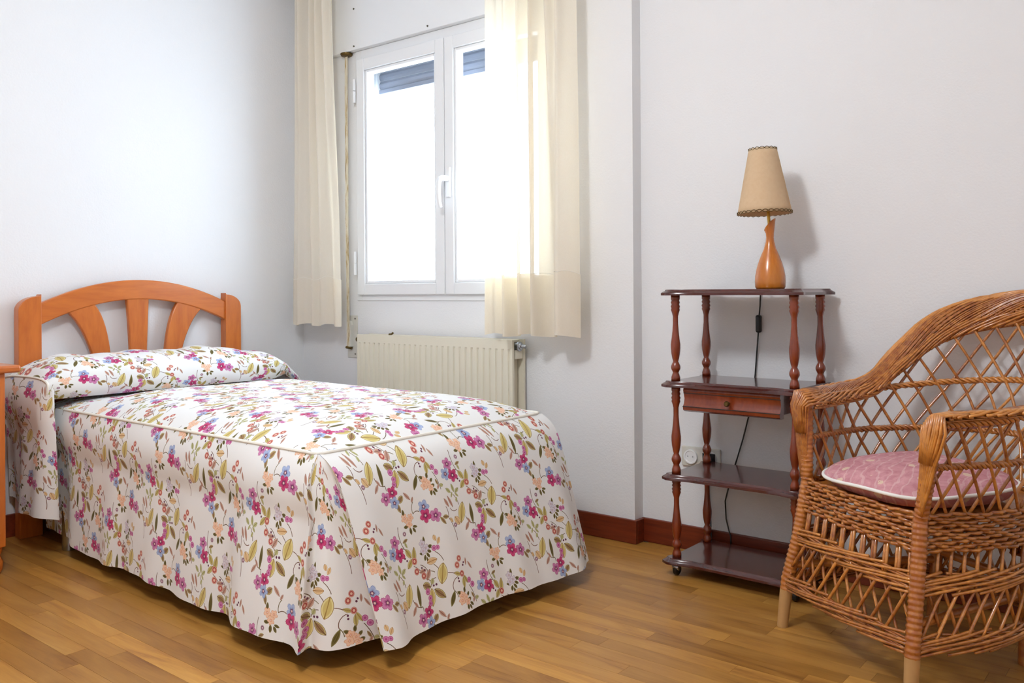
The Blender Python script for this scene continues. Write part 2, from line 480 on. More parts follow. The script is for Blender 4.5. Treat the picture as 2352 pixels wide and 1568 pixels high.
    for a in [(310, 220, 115, 62, -72, 'big'), (980, 1060, 125, 52, -68, 'big'),
              (55, 380, 62, 42, 25, 'olv'), (105, 550, 96, 46, 100, 'big'), (225, 505, 88, 42, 45, 'olv'),
              (515, 245, 58, 22, 25, 'ylw'), (585, 385, 62, 26, 95, 'ylw'), (628, 340, 60, 22, 65, 'ylw'), (1105, 470, 62, 32, 62, 'ylw'), (1185, 500, 88, 33, -75, 'ylw'), (1100, 615, 62, 30, -45, 'ylw'),
              (480, 530, 40, 20, 35, 'drk'), (562, 492, 34, 18, -80, 'drk'), (608, 560, 30, 17, -45, 'drk'), (615, 640, 30, 21, -20, 'drk'), (642, 710, 34, 17, 45, 'drk'), (570, 747, 32, 18, 100, 'drk'), (612, 752, 32, 15, 70, 'drk'),
              (1380, 303, 46, 16, -85, 'drk'), (1447, 390, 30, 19, -10, 'drk'), (1428, 460, 28, 18, 30, 'drk'), (1402, 515, 34, 17, 60, 'drk'), (1350, 552, 34, 17, -70, 'drk'), (1380, 585, 36, 13, 85, 'drk'), (1310, 490, 34, 15, 15, 'drk'),
              (90, 1045, 40, 19, 90, 'drk'), (92, 1240, 34, 18, 0, 'drk'), (150, 1302, 40, 19, 90, 'drk'), (207, 1288, 34, 17, 60, 'drk'), (228, 1237, 34, 15, 15, 'drk'),
              (375, 600, 88, 26, -62, 'drk'), (1130, 1080, 122, 25, -86, 'drk'),
              (840, 720, 44, 22, 45, 'grn'), (920, 680, 52, 20, 80, 'grn'), (977, 715, 40, 22, -35, 'grn'), (880, 787, 34, 13, -60, 'grn'), (960, 785, 34, 14, 50, 'grn'), (940, 862, 30, 16, -70, 'grn'), (1382, 900, 34, 26, -60, 'grn'), (750, 635, 28, 22, 0, 'grn'),
              (702, 1115, 44, 24, 10, 'olv'), (650, 1168, 58, 22, 55, 'olv'), (1327, 1420, 50, 34, -40, 'olv'), (1275, 1545, 54, 25, 75, 'olv'),
              (115, 222, 62, 30, -55, 'brn'), (40, 165, 56, 25, 0, 'brn'), (765, 905, 60, 21, 65, 'brn'), (830, 890, 78, 19, 70, 'brn'), (1020, 1272, 58, 21, -50, 'brn'), (200, 800, 62, 21, 50, 'brn'), (270, 850, 34, 15, -60, 'brn'), (745, 140, 52, 15, 65, 'brn'), (690, 82, 42, 15, -80, 'brn'), (1065, 1190, 42, 16, 60, 'brn'),
              (1098, 290, 40, 18, -20, 'olv'), (1095, 347, 38, 15, 70, 'grn'), (690, 590, 42, 15, 70, 'olv'), (695, 657, 32, 15, -60, 'brn'),
              (205, 30, 72, 36, -5, 'fan'), (880, 1182, 56, 42, 60, 'fan'), (1535, 270, 34, 24, 80, 'fan'), (1580, 310, 40, 22, -60, 'fan'), (785, 1170, 34, 20, 60, 'fan')]:
        leaf(*a)
    for a in [(510, 570, 58), (492, 645, 58), (578, 668, 52), (560, 602, 46), (95, 1120, 60), (185, 1108, 54), (150, 1195, 56)]:
        flower(*a, '#d99a70', '#f0c9ac', a[0] * .7, '#e2a27a')
    for a in [(1345, 350, 56), (1388, 410, 54), (1340, 452, 52)]: flower(*a, '#a493a8', '#dcd5de', a[0] * .7, '#b9a9b8')
    for a in [(1172, 585, 44), (1175, 732, 42), (1272, 806, 42), (583, 252, 40), (588, 25, 40), (535, 118, 42)]: dot(*a, '#e9c0a8', '#b14a46')
    for a in [(1110, 190, 28), (830, 1247, 30)]: dot(*a, '#e2cdd0', '#7a4a62')
    for a in [(682, 362, 36), (722, 432, 38), (1282, 1035, 40), (1302, 1130, 36), (1288, 1205, 36), (1500, 420, 36), (1550, 410, 30)]: dot(*a, '#b34c86', '#cf86b0')
    for a in [(160, 385, 14), (200, 372, 15), (508, 315, 13), (508, 358, 13), (650, 92, 13), (630, 130, 14), (1265, 690, 13), (1300, 725, 13), (1040, 535, 14), (1065, 570, 13)]: dot(*a, '#5e2c44', '#6b3850')
    PK, BL, MG = ('#b2568c', '#cf86b2'), ('#8d9ec6', '#a9b8da'), ('#b2265c', '#c8487a')
    for (x, y, r, c, rot) in [(935, 310, 80, PK, 0), (862, 465, 80, BL, .6), (975, 482, 84, MG, 1.1), (415, 955, 84, BL, .3), (415, 1088, 88, MG, .9), (557, 1085, 86, PK, .1),
                              (1232, 1322, 78, MG, .4), (1120, 1410, 80, PK, 1.3), (1233, 1468, 74, BL, 0)]:
        flower(x, y, r * 1.08, c[0], c[1], rot)
    fine = b.noise(b.vm('MULTIPLY', uv, (900, 900, 1)), 1.0, 1)
    b.set(Base_Color=cur[0], Roughness=.85, Specular_IOR_Level=.2, Sheen_Weight=.1)
    b.bump(b.m('ADD', b.m('MULTIPLY', fine, .1), b.noise(uv, 9, 3, .6)), .12, .02)
    return b.mat
M['floral'] = floral_mat()

# ================================================================== the room
fl = MB().box(XW - .2, XR + .2, YF - .2, YR + .2, -.12, -.012).build('floor', M['gap'], smooth=False)
tag(fl, kind='structure')
PW, PGAP = .0565, .0006
def cam_uv(x, y, z=0.0):
    yaw = math.radians(39.05)
    f = -math.sin(yaw) * x + math.cos(yaw) * y; r = math.cos(yaw) * x + math.sin(yaw) * y
    if f < .3: return None
    return 1176 + FPX * r / f, 672 - FPX * (z - .93) / f
pm = bpy.data.meshes.new('plank')
bm = bmesh.new(); bmesh.ops.create_cube(bm, size=1.0)
top = [e for e in bm.edges if all(v.co.z > 0 for v in e.verts)]
bm.to_mesh(pm); bm.free(); pm.materials.append(M['plank'])
rest = MB(); cand = []
y = YF; row = 0
rp = random.Random(3)
while y < YR:
    x = XW - rp.random() * .5
    while x < XR:
        L = rp.choice((.38, .42, .47, .52, .36))
        x0, x1 = max(x, XW), min(x + L, XR); x += L
        if x1 - x0 < .02: continue
        y1 = min(y + PW, YR)
        if (x0 + x1) / 2 < XJ and y > YW: continue
        vis = 0
        for (qx, qy) in ((x0, y), (x1, y), (x0, y1), (x1, y1), ((x0 + x1) / 2, (y + y1) / 2)):
            q = cam_uv(qx, qy)
            if q and -20 < q[0] < 2372 and q[1] < 1590 and not (qx < -1.72 and 1.47 < qy < 2.33): vis += 1
        area = 0
        q = cam_uv((x0 + x1) / 2, (y + y1) / 2)
        if vis and q:
            area = 1.0 / ((x0 + x1) ** 2 + (y + y1) ** 2)
        cand.append((area if vis else 0, x0, x1, y, y1))
    y += PW; row += 1
cand.sort(reverse=True)
for i, (a, x0, x1, y0, y1) in enumerate(cand):
    if a > 0 and i < 300:
        o = bpy.data.objects.new('plank', pm); COL.objects.link(o); o.parent = fl
        o.location = ((x0 + x1) / 2, (y0 + y1) / 2, -.006); o.scale = (x1 - x0 - PGAP, y1 - y0 - PGAP, .012)
    else: rest.box(x0 + PGAP / 2, x1 - PGAP / 2, y0 + PGAP / 2, y1 - PGAP / 2, -.012, 0)
tag(rest.build('planking', M['plank'], fl, smooth=False), kind='stuff')

tag(MB().box(XW - .2, XR + .2, YF - .2, YR + .2, ZC, ZC + .1).build('ceiling', M['ceiling'], smooth=False), kind='structure')
tag(MB().box(XW - .2, XW, YF - .2, YR + .2, -.012, ZC).build('wall_left', M['wall'], smooth=False), kind='structure')
tag(MB().box(XR, XR + .2, YF - .2, YR + .2, -.012, ZC).build('wall_right', M['wall'], smooth=False), kind='structure')
tag(MB().box(XW, XR, YF - .2, YF, -.012, ZC).build('wall_front', M['wall'], smooth=False), kind='structure')
HX0, HX1, HZ0, HZ1, WT = -3.212, -2.018, .897, 2.09, .22
wb = MB()
wb.box(XW, HX0, YW, YW + WT, -.012, ZC).box(HX1, XJ, YW, YW + WT, -.012, ZC)
wb.box(HX0, HX1, YW, YW + WT, -.012, HZ0).box(HX0, HX1, YW, YW + WT, HZ1, ZC)
wb.box(XJ, XR, YR, YR + WT - .059, -.012, ZC)
tag(wb.build('wall_back', M['wall'], smooth=False), kind='structure')

BH, BT = .088, .013
def baseboard(name, boards):
    e = empty(name); tag(e, kind='structure')
    for bx in boards:
        MB().box(*bx).build('board', M['skirting'], e, smooth=False, bevel=.003)
baseboard('baseboard_left', [(XW, XW + BT, YF, YW - BT, 0, BH)])
baseboard('baseboard_back', [(XW, XJ + BT, YW - BT, YW, 0, BH), (XJ, XJ + BT, YW, YR - BT, 0, BH), (XJ, XR, YR - BT, YR, 0, BH)])

# ------------------------------------------------------------------ window
win = empty('window_1', (-2.615, YW, HZ0)); tag(win, 'white casement window with two sashes over the radiator', kind='structure')
fr = MB()
for (x0, x1, z0, z1) in ((HX0, HX0 + .038, HZ0, HZ1), (HX1 - .038, HX1, HZ0, HZ1), (HX0 + .038, HX1 - .038, HZ0, HZ0 + .045), (HX0 + .038, HX1 - .038, HZ1 - .06, HZ1)):
    fr.box(x0, x1, YW - .006, YW + .07, z0, z1)
fr.build('frame', M['pvc'], win, smooth=False, bevel=.003)
def frame_rect(mb, x0, x1, z0, z1, l, r, bt, tp, ya, yb):
    mb.box(x0, x0 + l, ya, yb, z0, z1).box(x1 - r, x1, ya, yb, z0, z1)
    mb.box(x0 + l, x1 - r, ya, yb, z0, z0 + bt).box(x0 + l, x1 - r, ya, yb, z1 - tp, z1)
def sash(x0, x1, hinge_x):
    s = frame_rect(m := MB(), x0, x1, .924, 2.044, .052, .052, .052, .056, YW - .024, YW + .045)
    so = m.build('sash', M['pvc'], win, smooth=False, bevel=.004)
    b2 = MB(); frame_rect(b2, x0 + .052, x1 - .052, .976, 1.988, .014, .014, .014, .014, YW - .016, YW + .03)
    b2.build('glazing_bead', M['pvc'], so, smooth=False, bevel=.004)
    MB().box(x0 + .06, x1 - .06, YW + .004, YW + .01, .984, 1.98).build('glass_pane', M['glass'], so, smooth=False)
    for zc in (1.895, 1.075):
        for dz in (-.0285, .0285):
            MB().lathe([(.0, -.027), (.008, -.027), (.008, .027), (.0, .027)], (hinge_x, YW - .03, zc + dz), 12).build('hinge', M['pvc'], so)
    return so
sL = sash(-3.188, -2.617, -3.196)
sR = sash(-2.613, -2.042, -2.034)
hp = MB().box(-2.598, -2.572, YW - .036, YW - .024, 1.345, 1.475)
hp.build('handle_plate', M['pvc'], sR, smooth=False, bevel=.004)
hd = [(-2.585, YW - .03, 1.425), (-2.585, YW - .07, 1.425), (-2.586, YW - .083, 1.418), (-2.588, YW - .088, 1.40), (-2.589, YW - .088, 1.36), (-2.589, YW - .084, 1.32), (-2.589, YW - .076, 1.298)]
MB().tube(hd, .010, 10, rf=lambda t: .013 - .004 * t).build('handle', M['pvc'], sR)

# roller shutter beyond the glass
sh = empty('roller_shutter', (-2.615, YW + .13, 1.9)); tag(sh, 'grey slatted roller shutter rolled almost fully up outside the window', 'shutter')
zz = 1.925
for k in range(4):
    z0 = zz + k * .041
    prof = [(YW + .125, z0), (YW + .119, z0 + .012), (YW + .118, z0 + .026), (YW + .125, z0 + .039), (YW + .133, z0 + .039), (YW + .133, z0)]
    MB().prism([(a, c) for a, c in prof], HX0 + .03, HX1 - .03, 'x').build('slat', M['shutter'], sh, smooth=False)
MB().box(HX0 + .03, HX1 - .03, YW + .117, YW + .135, zz - .022, zz - .002).build('bottom_bar', M['shutter'], sh, smooth=False, bevel=.002)
for x in (HX0 + .001, HX1 - .031):
    MB().box(x, x + .03, YW + .1, YW + .15, HZ0 + .002, HZ1 - .002).build('guide_rail', M['pvc'], sh, smooth=False, bevel=.002)

# shutter box above the window
sb = empty('shutter_box', (-2.615, YW, 2.09)); tag(sb, 'white painted roller shutter box panel with small screws above the window', 'shutter box')
MB().box(-3.44, -1.95, YW - .034, YW - .0005, 2.09, 2.5).build('cover_panel', M['pvc'], sb, smooth=False, bevel=.002)
for (x, z) in ((-3.19, 2.285), (-3.19, 2.107), (-2.7, 2.107), (-2.2, 2.107), (-2.7, 2.285)):
    MB().lathe([(0, -.003), (.0045, -.003), (.0045, 0), (0, 0)], (x, YW - .034, z), 10, axis='y').build('screw', M['screw'], sb)

# shutter strap with winder plate
st = empty('shutter_strap', (-3.26, YW, .62)); tag(st, 'stained webbing strap hanging beside the window to its wall winder', 'strap')
MB().lathe([(0, -.012), (.026, -.008), (.03, 0), (.03, .004)], (-3.262, YW - .019, 2.083), 16).build('strap_guide', M['oldbrass'], st)
def strap_pts(z0, z1, y, n=30): return [(-3.262 + .002 * math.sin(3 * (z0 + (z1 - z0) * i / n)), y + .001 * math.sin(9 * (z0 + (z1 - z0) * i / n)), z0 + (z1 - z0) * i / n) for i in range(n + 1)]
mb = MB()
pts = strap_pts(2.075, .672, YW - .022)
for sgn in (0,):
    vs = []; fs = []
    for i, p in enumerate(pts):
        for dx, dy in ((-.010, 0), (.010, 0), (.010, .0016), (-.010, .0016)): vs.append((p[0] + dx, p[1] + dy, p[2]))
    for i in range(len(pts) - 1):
        for k in range(4): fs.append((i * 4 + k, i * 4 + (k + 1) % 4, i * 4 + 4 + (k + 1) % 4, i * 4 + 4 + k))
    mb.add(vs, fs)
mb.build('webbing', M['strap'], st, smooth=False)
MB().box(-3.282, -3.212, YW - .006, YW, .622, .825).build('winder_plate', M['pvc_dirty'], st, smooth=False, bevel=.002)
MB().prism([(-3.262, .675), (-3.24, .675), (-3.24, .78), (-3.25, .80), (-3.262, .80)], YW - .02, YW - .006, 'y').build('winder_mouth', M['pvc_dirty'], st, smooth=False, bevel=.001)
MB().tube([(-3.272, YW - .024, .672), (-3.24, YW - .016, .668)], .0065, 8).build('strap_hook', M['oldbrass'], st)
for z in (.64, .81): MB().lathe([(0, -.002), (.004, -.002), (.004, 0), (0, 0)], (-3.226, YW - .006, z), 8, axis='y').build('screw', M['screw'], st)

# ------------------------------------------------------------------ curtains
def curtain(name, label, plan_bot, plan_top, z0, z1, hem_z, seed):
    """plan_*: polyline of (x,y) control points"""
    root = empty(name, ((plan_bot[0][0] + plan_bot[-1][0]) / 2, 2.64, z0)); tag(root, label, 'curtain')
    def cat(P, t):
        n = len(P) - 1; f = min(max(t, 0), .99999) * n; i = int(f); t = f - i
        p0, p1, p2, p3 = P[max(i - 1, 0)], P[i], P[i + 1], P[min(i + 2, n)]
        return [.5 * ((2 * p1[k]) + (-p0[k] + p2[k]) * t + (2 * p0[k] - 5 * p1[k] + 4 * p2[k] - p3[k]) * t * t + (-p0[k] + 3 * p1[k] - 3 * p2[k] + p3[k]) * t ** 3) for k in (0, 1)]
    rs = random.Random(seed); ph = rs.random() * 6
    def fn(a, h, off=0):
        q = sm(0, 1, h); p = cat(plan_bot, a); t = cat(plan_top, a)
        x = lerp(p[0], t[0], q); yv = lerp(p[1], t[1], q)
        yv += .004 * math.sin(a * 37 + h * 5 + ph)
        zb = z0 + .006 * math.sin(a * 17 + ph)
        return (x, yv + off, lerp(zb, z1, h))
    MB().grid(lambda a, h: fn(a, h), 110, 30).build('drape', M['curtain'], root, angle=180, fix=False)
    hh = (hem_z - z0) / (z1 - z0)
    MB().grid(lambda a, h: fn(a, h * hh, .004), 110, 8).build('hem', M['curtain'], root, angle=180, fix=False)
    sc = []
    for i in range(241):
        a = i / 240; p = fn(a, hh, -.0015); sc.append((p[0], p[1], p[2] + .008 * abs(math.sin(a * PI * 7))))
    MB().tube(sc, .0008, 4).build('scallop_stitching', M['piping'], root)
    return root
def wav(x0, x1, y, amps):
    n = len(amps) - 1
    return [(lerp(x0, x1, i / n), y + a) for i, a in enumerate(amps)]
curtain('window_curtain', 'cream curtain gathered beside the left wall and headboard',
        wav(-3.60, -3.185, 2.655, (.05, .03, -.005, .0, -.03, -.01, .012, -.022, .01, -.02, -.008, .012, -.01, .0)),
        wav(-3.555, -3.235, 2.655, (.05, .03, -.005, .01, -.03, .01, .022, -.022, .02, -.025, .02, -.02, .01, .0)), .782, 2.45, 1.0, 1)
curtain('window_curtain', 'cream sheer curtain drawn partly across the window above the radiator end',
        wav(-2.287, -1.835, 2.645, (.0, .006, -.006, .0, -.04, .02, -.03, .03, -.035, .03, .04, -.01, -.04, -.02, .02)),
        wav(-2.276, -1.85, 2.645, (.0, .006, -.006, .0, -.03, .02, -.03, .03, -.03, .03, -.02, .02, -.03, .0, .02)), .765, 2.45, 1.0, 2)
cr = empty('curtain_rail', (-2.6, 2.65, 2.46)); tag(cr, 'white curtain rail fixed along the ceiling above the window', 'curtain rail')
MB().box(-3.6, -1.75, 2.63, 2.67, 2.46, 2.4995).build('rail', M['pvc'], cr, smooth=False, bevel=.003)
MB().box(-3.6, -1.75, 2.64, 2.66, 2.445, 2.46).build('glider_track', M['pvc'], cr, smooth=False)
MB().box(-2.7, -2.66, 2.64, 2.66, 2.4995, ZC).build('bracket', M['pvc'], cr, smooth=False)

# ------------------------------------------------------------------ radiator
ra = empty('radiator', (-2.64, 2.73, .12)); tag(ra, 'cream ribbed steel panel radiator under the window', 'radiator')
RX0, RX1, RZ0, RZ1, RYF = -3.105, -2.178, .14, .742, YW - .10
nr = 28
def rad_panel(yf, sgn):
    def fn(a, h):
        x = lerp(RX0, RX1, a); z = lerp(RZ0, RZ1, h)
        k = (a * nr) % 1.0
        g = sm(.30, .42, k) * (1 - sm(.58, .70, k))
        mz = sm(RZ0 + .03, RZ0 + .036, z) * (1 - sm(RZ1 - .043, RZ1 - .037, z))
        if a < .012 or a > .988: mz = 0
        return (x, yf + sgn * .006 * g * mz, z)
    hs_ = [0, .045, .05, .06, .5, .925, .932, .94, 1]
    mb = MB(); nu = nr * 10
    vs = [fn(i / nu, h) for h in hs_ for i in range(nu + 1)]
    fs = [(j * (nu + 1) + i, j * (nu + 1) + i + 1, (j + 1) * (nu + 1) + i + 1, (j + 1) * (nu + 1) + i) for j in range(len(hs_) - 1) for i in range(nu)]
    mb.add(vs, fs)
    y2 = yf + sgn * .012
    mb.add([(RX0, yf, RZ1), (RX1, yf, RZ1), (RX1, y2, RZ1), (RX0, y2, RZ1)], [(0, 1, 2, 3)])
    for x in (RX0, RX1): mb.add([(x, yf, RZ0), (x, yf, RZ1), (x, y2, RZ1), (x, y2, RZ0)], [(0, 1, 2, 3)])
    mb.add([(RX0, y2, RZ0), (RX1, y2, RZ0), (RX1, y2, RZ1), (RX0, y2, RZ1)], [(0, 1, 2, 3)])
    return mb
rad_panel(RYF, 1).build('front_panel', M['rad'], ra, angle=30)
rad_panel(YW - .016, -1).build('back_panel', M['rad'], ra, angle=30)
MB().box(RX0 + .02, RX1 - .03, RYF + .014, YW - .03, .2, .70).build('convector_fins', M['rad_dark'], ra, smooth=False)
MB().box(RX0 + .01, RX1 - .02, RYF + .013, YW - .029, RZ1 - .012, RZ1 - .001).build('top_grille', M['rad'], ra, smooth=False, bevel=.002)
MB().box(RX1 - .03, RX1 + .0, RYF + .02, RYF + .066, .665, .70).build('side_bracket', M['rad_dark'], ra, smooth=False)
MB().lathe([(0, -.03), (.014, -.03), (.014, .004), (.019, .004), (.019, .012), (.014, .014), (.012, .02), (.008, .022), (.008, .038), (.006, .042), (0, .042)], (RX1 - .005, RYF + .042, .715), 18, axis='x').build('air_valve', M['chrome'], ra)
MB().lathe([(0, -.045), (.012, -.045), (.014, -.03), (.014, .0), (0, .0)], (RX0, RYF + .042, .715), 14, axis='x').build('end_plug', M['oldbrass'], ra)
MB().tube([(-2.92, RYF + .03, RZ1 + .003), (-2.905, RYF + .03, RZ1 + .004), (-2.893, RYF + .028, RZ1 + .01)], .0045, 6).build('bleed_key', M['oldbrass'], ra)
for x in (RX0 + .12, RX1 - .12): MB().box(x - .015, x + .015, YW - .016, YW - .0015, .3, .6).build('wall_bracket', M['rad'], ra, smooth=False)
for x in (RX0 + .05, RX1 - .05): MB().tube([(x, RYF + .042, .16), (x, RYF + .042, .0)], .009, 8).build('feed_pipe', M['rad'], ra)

# ================================================================== bed
XH = -3.56                                  # front of the headboard
XF, YN, YFB, ZS = -1.78, 1.405, 2.35, .52   # foot, near side, far side and seam height of the spread
bed = empty('single_bed', (-2.66, 1.88, 0)); tag(bed, 'single bed with honey wood headboard of arched rail and fanned slats', 'bed')
hb = empty('headboard', (0, 0, 0), bed); hb.location = (XH - bed.location.x, 1.882 - bed.location.y, 0)
HT = .034
def hb_part(name, loop, x0=XH - HT, x1=XH, mat='bedwood', bev=.005):
    return MB().prism(loop, x0, x1, 'x').build(name, M[mat], hb, smooth=True, bevel=bev, angle=30)
k = 1.044
def hy(v): return v * k
# posts, rounded on the outer shoulder
def post(y_in, y_out, ztop):
    s = 1 if y_out > y_in else -1; w = abs(y_out - y_in)
    lp = [(y_in, 0), (y_in, ztop)]
    for i in range(9):
        a = PI / 2 * i / 8
        lp.append((y_out - s * w * .95 + s * w * .95 * math.sin(a), ztop - .008 - .055 + .055 * math.cos(a)))
    lp.append((y_out, 0))
    hb_part('post', lp, XH - .04, XH + .004)
post(1.478, 1.394, .936); post(2.288, 2.368, .938)
ya, yb = 1.478, 2.288; ym = (ya + yb) / 2
def arc_z(y, zend, zmid): return zend + (zmid - zend) * (1 - ((y - ym) / ((yb - ya) / 2)) ** 2)
ys = [lerp(ya - .012, yb + .012, i / 28) for i in range(29)]
hb_part('arched_rail', [(y, arc_z(y, .9, .994)) for y in ys] + [(y, arc_z(y, .815, .912)) for y in reversed(ys)], XH - .032, XH - .004, 'bedwood_y')
def slat(ptsL, ptsR):
    def bez(P, t): return tuple((1 - t) ** 2 * P[0][i] + 2 * t * (1 - t) * P[1][i] + t * t * P[2][i] for i in (0, 1))
    n = 12
    hb_part('slat', [bez(ptsL, i / n) for i in range(n + 1)] + [bez(ptsR, 1 - i / n) for i in range(n + 1)], XH - .030, XH - .008)
slat([(hy(1.747), .93), (hy(1.76), .8), (hy(1.768), .52)], [(hy(1.843), .93), (hy(1.837), .8), (hy(1.828), .52)])
slat([(hy(1.505), .872), (hy(1.60), .80), (hy(1.645), .52)], [(hy(1.610), .905), (hy(1.69), .83), (hy(1.69), .52)])
slat([(hy(1.980), .91), (hy(1.905), .83), (hy(1.905), .52)], [(hy(2.088), .872), (hy(1.995), .80), (hy(1.955), .52)])
hb_part('cross_rail', [(ya - .01, .38), (yb + .01, .38), (yb + .01, .56), (ya - .01, .56)], XH - .032, XH - .004, 'bedwood_y')
MB().box(XH + .006, XF - .03, YN + .03, YFB - .03, .25, .31).build('bed_base', M['mattress'], bed, smooth=False, bevel=.01)
MB().box(XH + .006, XF - .02, YN + .015, YFB - .015, .312, .50).build('mattress', M['mattress'], bed, bevel=.03, angle=30)
for (x, y) in ((-3.27, 1.45), (-3.27, 2.30), (-1.92, 1.50), (-1.92, 2.26)):
    MB().lathe([(0, 0), (.021, 0), (.024, .004), (.024, .25), (0, .25)], (x, y, 0), 20).build('leg', M['chrome'], bed)

# ------------------------------------------------------------------ bedspread
bs = empty('bedspread', (-2.6, 1.88, .05)); tag(bs, 'white cotton bedspread printed with purple and blue flowers over the bed', 'bedspread')
rn = random.Random(11)
wv = [(rn.uniform(-12, 12), rn.uniform(-12, 12), rn.random() * 6, rn.uniform(.3, 1)) for _ in range(14)]
def wrinkle(x, y): return sum(a * math.sin(kx * x + ky * y + p) for kx, ky, p, a in wv) / 14
def topz(x, y):
    d = min(y - YN, YFB - y, (XF - x) * 1.0)
    # smooth corner
    dn, dfv, dx = max(0, y - YN), max(0, YFB - y), max(0, XF - x)
    q = (1 - math.exp(-dn / .075)) * (1 - math.exp(-dfv / .06)) * (1 - math.exp(-dx / .085))
    return ZS + .066 * q + .012 * wrinkle(x, y) * q - .034 * q * sm(-2.98, -3.2, x)
X0T = -3.36
MB().grid(lambda a, c: (lerp(X0T, XF, a), lerp(YN, YFB, c), topz(lerp(X0T, XF, a), lerp(YN, YFB, c))), 150, 96,
          lambda a, c: (lerp(X0T, XF, a), lerp(YN, YFB, c))).build('top_panel', M['floral'], bs, angle=180, fix=False)
HZ = .05
hemN = [(-3.45, 1.452), (-3.40, 1.45), (-3.07, 1.392), (-2.936, 1.382), (-2.791, 1.377), (-2.661, 1.368), (-2.386, 1.357), (-2.209, 1.361), (-2.15, 1.362), (-2.08, 1.343), (-2.024, 1.326), (-1.895, 1.315), (-1.833, 1.321), (-1.796, 1.335), (-1.744, 1.320)]
def smooth_tab(tab, x, w=.03):
    return sum(interp(tab, x + w * d) for d in (-1, -.5, 0, .5, 1)) / 5
def near_skirt(a, v):
    xs = lerp(-3.45, XF + .002, a); xh = lerp(-3.45, -1.744, a)
    x = lerp(xs, xh, v); yh = smooth_tab(hemN, xh, .025)
    y = YN - .022 * math.sin(PI * min(1, v / .35)) * (1 - v) + (yh - YN) * (v ** .85)
    y += v * (.007 * math.sin(xs * 23 + 1) + .004 * math.sin(xs * 41 + v * 2))
    zt = ZS + .002 if xs > -3.3 else ZS + .03 * sm(-3.3, -3.45, xs)
    z = lerp(zt, HZ + .006 * math.sin(xs * 9), v)
    return (x, y, z)
MB().grid(near_skirt, 150, 36, lambda a, v: (lerp(-3.45, XF, a), -.47 * v)).build('side_skirt', M['floral'], bs, angle=180, fix=False)
def poly_at(P, t):
    d = [0]
    for p, q in zip(P, P[1:]): d.append(d[-1] + math.dist(p, q))
    s = t * d[-1]
    for i in range(len(P) - 1):
        if s <= d[i + 1] or i == len(P) - 2:
            f = (s - d[i]) / max(1e-9, d[i + 1] - d[i]); return [lerp(P[i][k], P[i + 1][k], f) for k in range(len(P[0]))]
def poly_smooth(P, t, w=.03):
    pts = [poly_at(P, min(1, max(0, t + w * d))) for d in (-1, -.5, 0, .5, 1)]
    return [sum(p[k] for p in pts) / 5 for k in range(len(P[0]))]
hemF = [(-1.590, 1.462), (-1.584, 1.515), (-1.618, 1.585), (-1.620, 1.64), (-1.611, 1.83), (-1.599, 2.011), (-1.585, 2.15), (-1.572, 2.29), (-1.60, 2.37)]
def foot_skirt(a, v):
    ysm = lerp(YN + .008, YFB, a); hp_ = poly_smooth(hemF, a, .03 * min(1, a * 12, (1 - a) * 12))
    b_ = .052 * (1 - math.exp(-v / .06))
    x = lerp(XF, hp_[0] - .052, v ** .95) + b_
    y = lerp(ysm, hp_[1], v)
    x += v * (.004 * math.sin(ysm * 26) + .003 * math.sin(ysm * 47 + 2))
    return (x, y, lerp(ZS + .001, HZ + .004 * math.sin(ysm * 11), v))
MB().grid(foot_skirt, 110, 40, lambda a, v: (lerp(YN, YFB, a) + .11, -.50 * v)).build('foot_skirt', M['floral'], bs, angle=180, fix=False)
hemP = [(-1.78, 1.335), (-1.764, 1.362), (-1.735, 1.362), (-1.702, 1.375), (-1.682, 1.417), (-1.677, 1.47), (-1.665, 1.52), (-1.62, 1.52), (-1.600, 1.475)]
def pleat(a, v):
    e0, e1 = near_skirt(1, v), foot_skirt(0, v)
    A_, B_ = near_skirt(1, 1), foot_skirt(0, 1)
    hp_ = poly_smooth(hemP, a, .04)
    q = min(1, a * 8, (1 - a) * 8); q = q * q * (3 - 2 * q)
    dx, dy = (hp_[0] - lerp(A_[0], B_[0], a)) * v * q, (hp_[1] - lerp(A_[1], B_[1], a)) * v * q
    tuck = .012 * math.sin(PI * a) * (1 - v) * min(1, v * 8)
    return (lerp(e0[0], e1[0], a) + dx - tuck, lerp(e0[1], e1[1], a) + dy + tuck, lerp(e0[2], e1[2], a))
MB().grid(pleat, 50, 36, lambda a, v: (.27 * a + .60, -.49 * v)).build('corner_pleat', M['floral'], bs, angle=180, fix=False)
def far_skirt(a, v):
    x = lerp(-3.45, XF + .1 * v, a); y = YFB + .02 * math.sin(PI * min(1, v / .35)) * (1 - v) + .05 * v + v * .008 * math.sin(x * 17)
    return (x + .0, y, lerp(ZS, HZ, v))
MB().grid(far_skirt, 90, 24, lambda a, v: (lerp(-3.45, XF, a), -.47 * v + .2)).build('side_skirt', M['floral'], bs, angle=180, fix=False)
# piping along the seam
pp = [(x, YN, ZS + .003) for x in [lerp(-3.2, XF - .02, i / 60) for i in range(61)]] + [(XF - .006, YN + .004, ZS + .003), (XF, YN + .02, ZS + .003)] + \
     [(XF, lerp(YN + .03, YFB - .03, i / 40), ZS + .003) for i in range(41)] + [(XF - .01, YFB - .008, ZS + .003), (XF - .03, YFB, ZS + .003)] + \
     [(lerp(XF - .04, -3.2, i / 40), YFB, ZS + .003) for i in range(41)]
MB().tube(pp, .0048, 8).build('piping', M['piping'], bs)
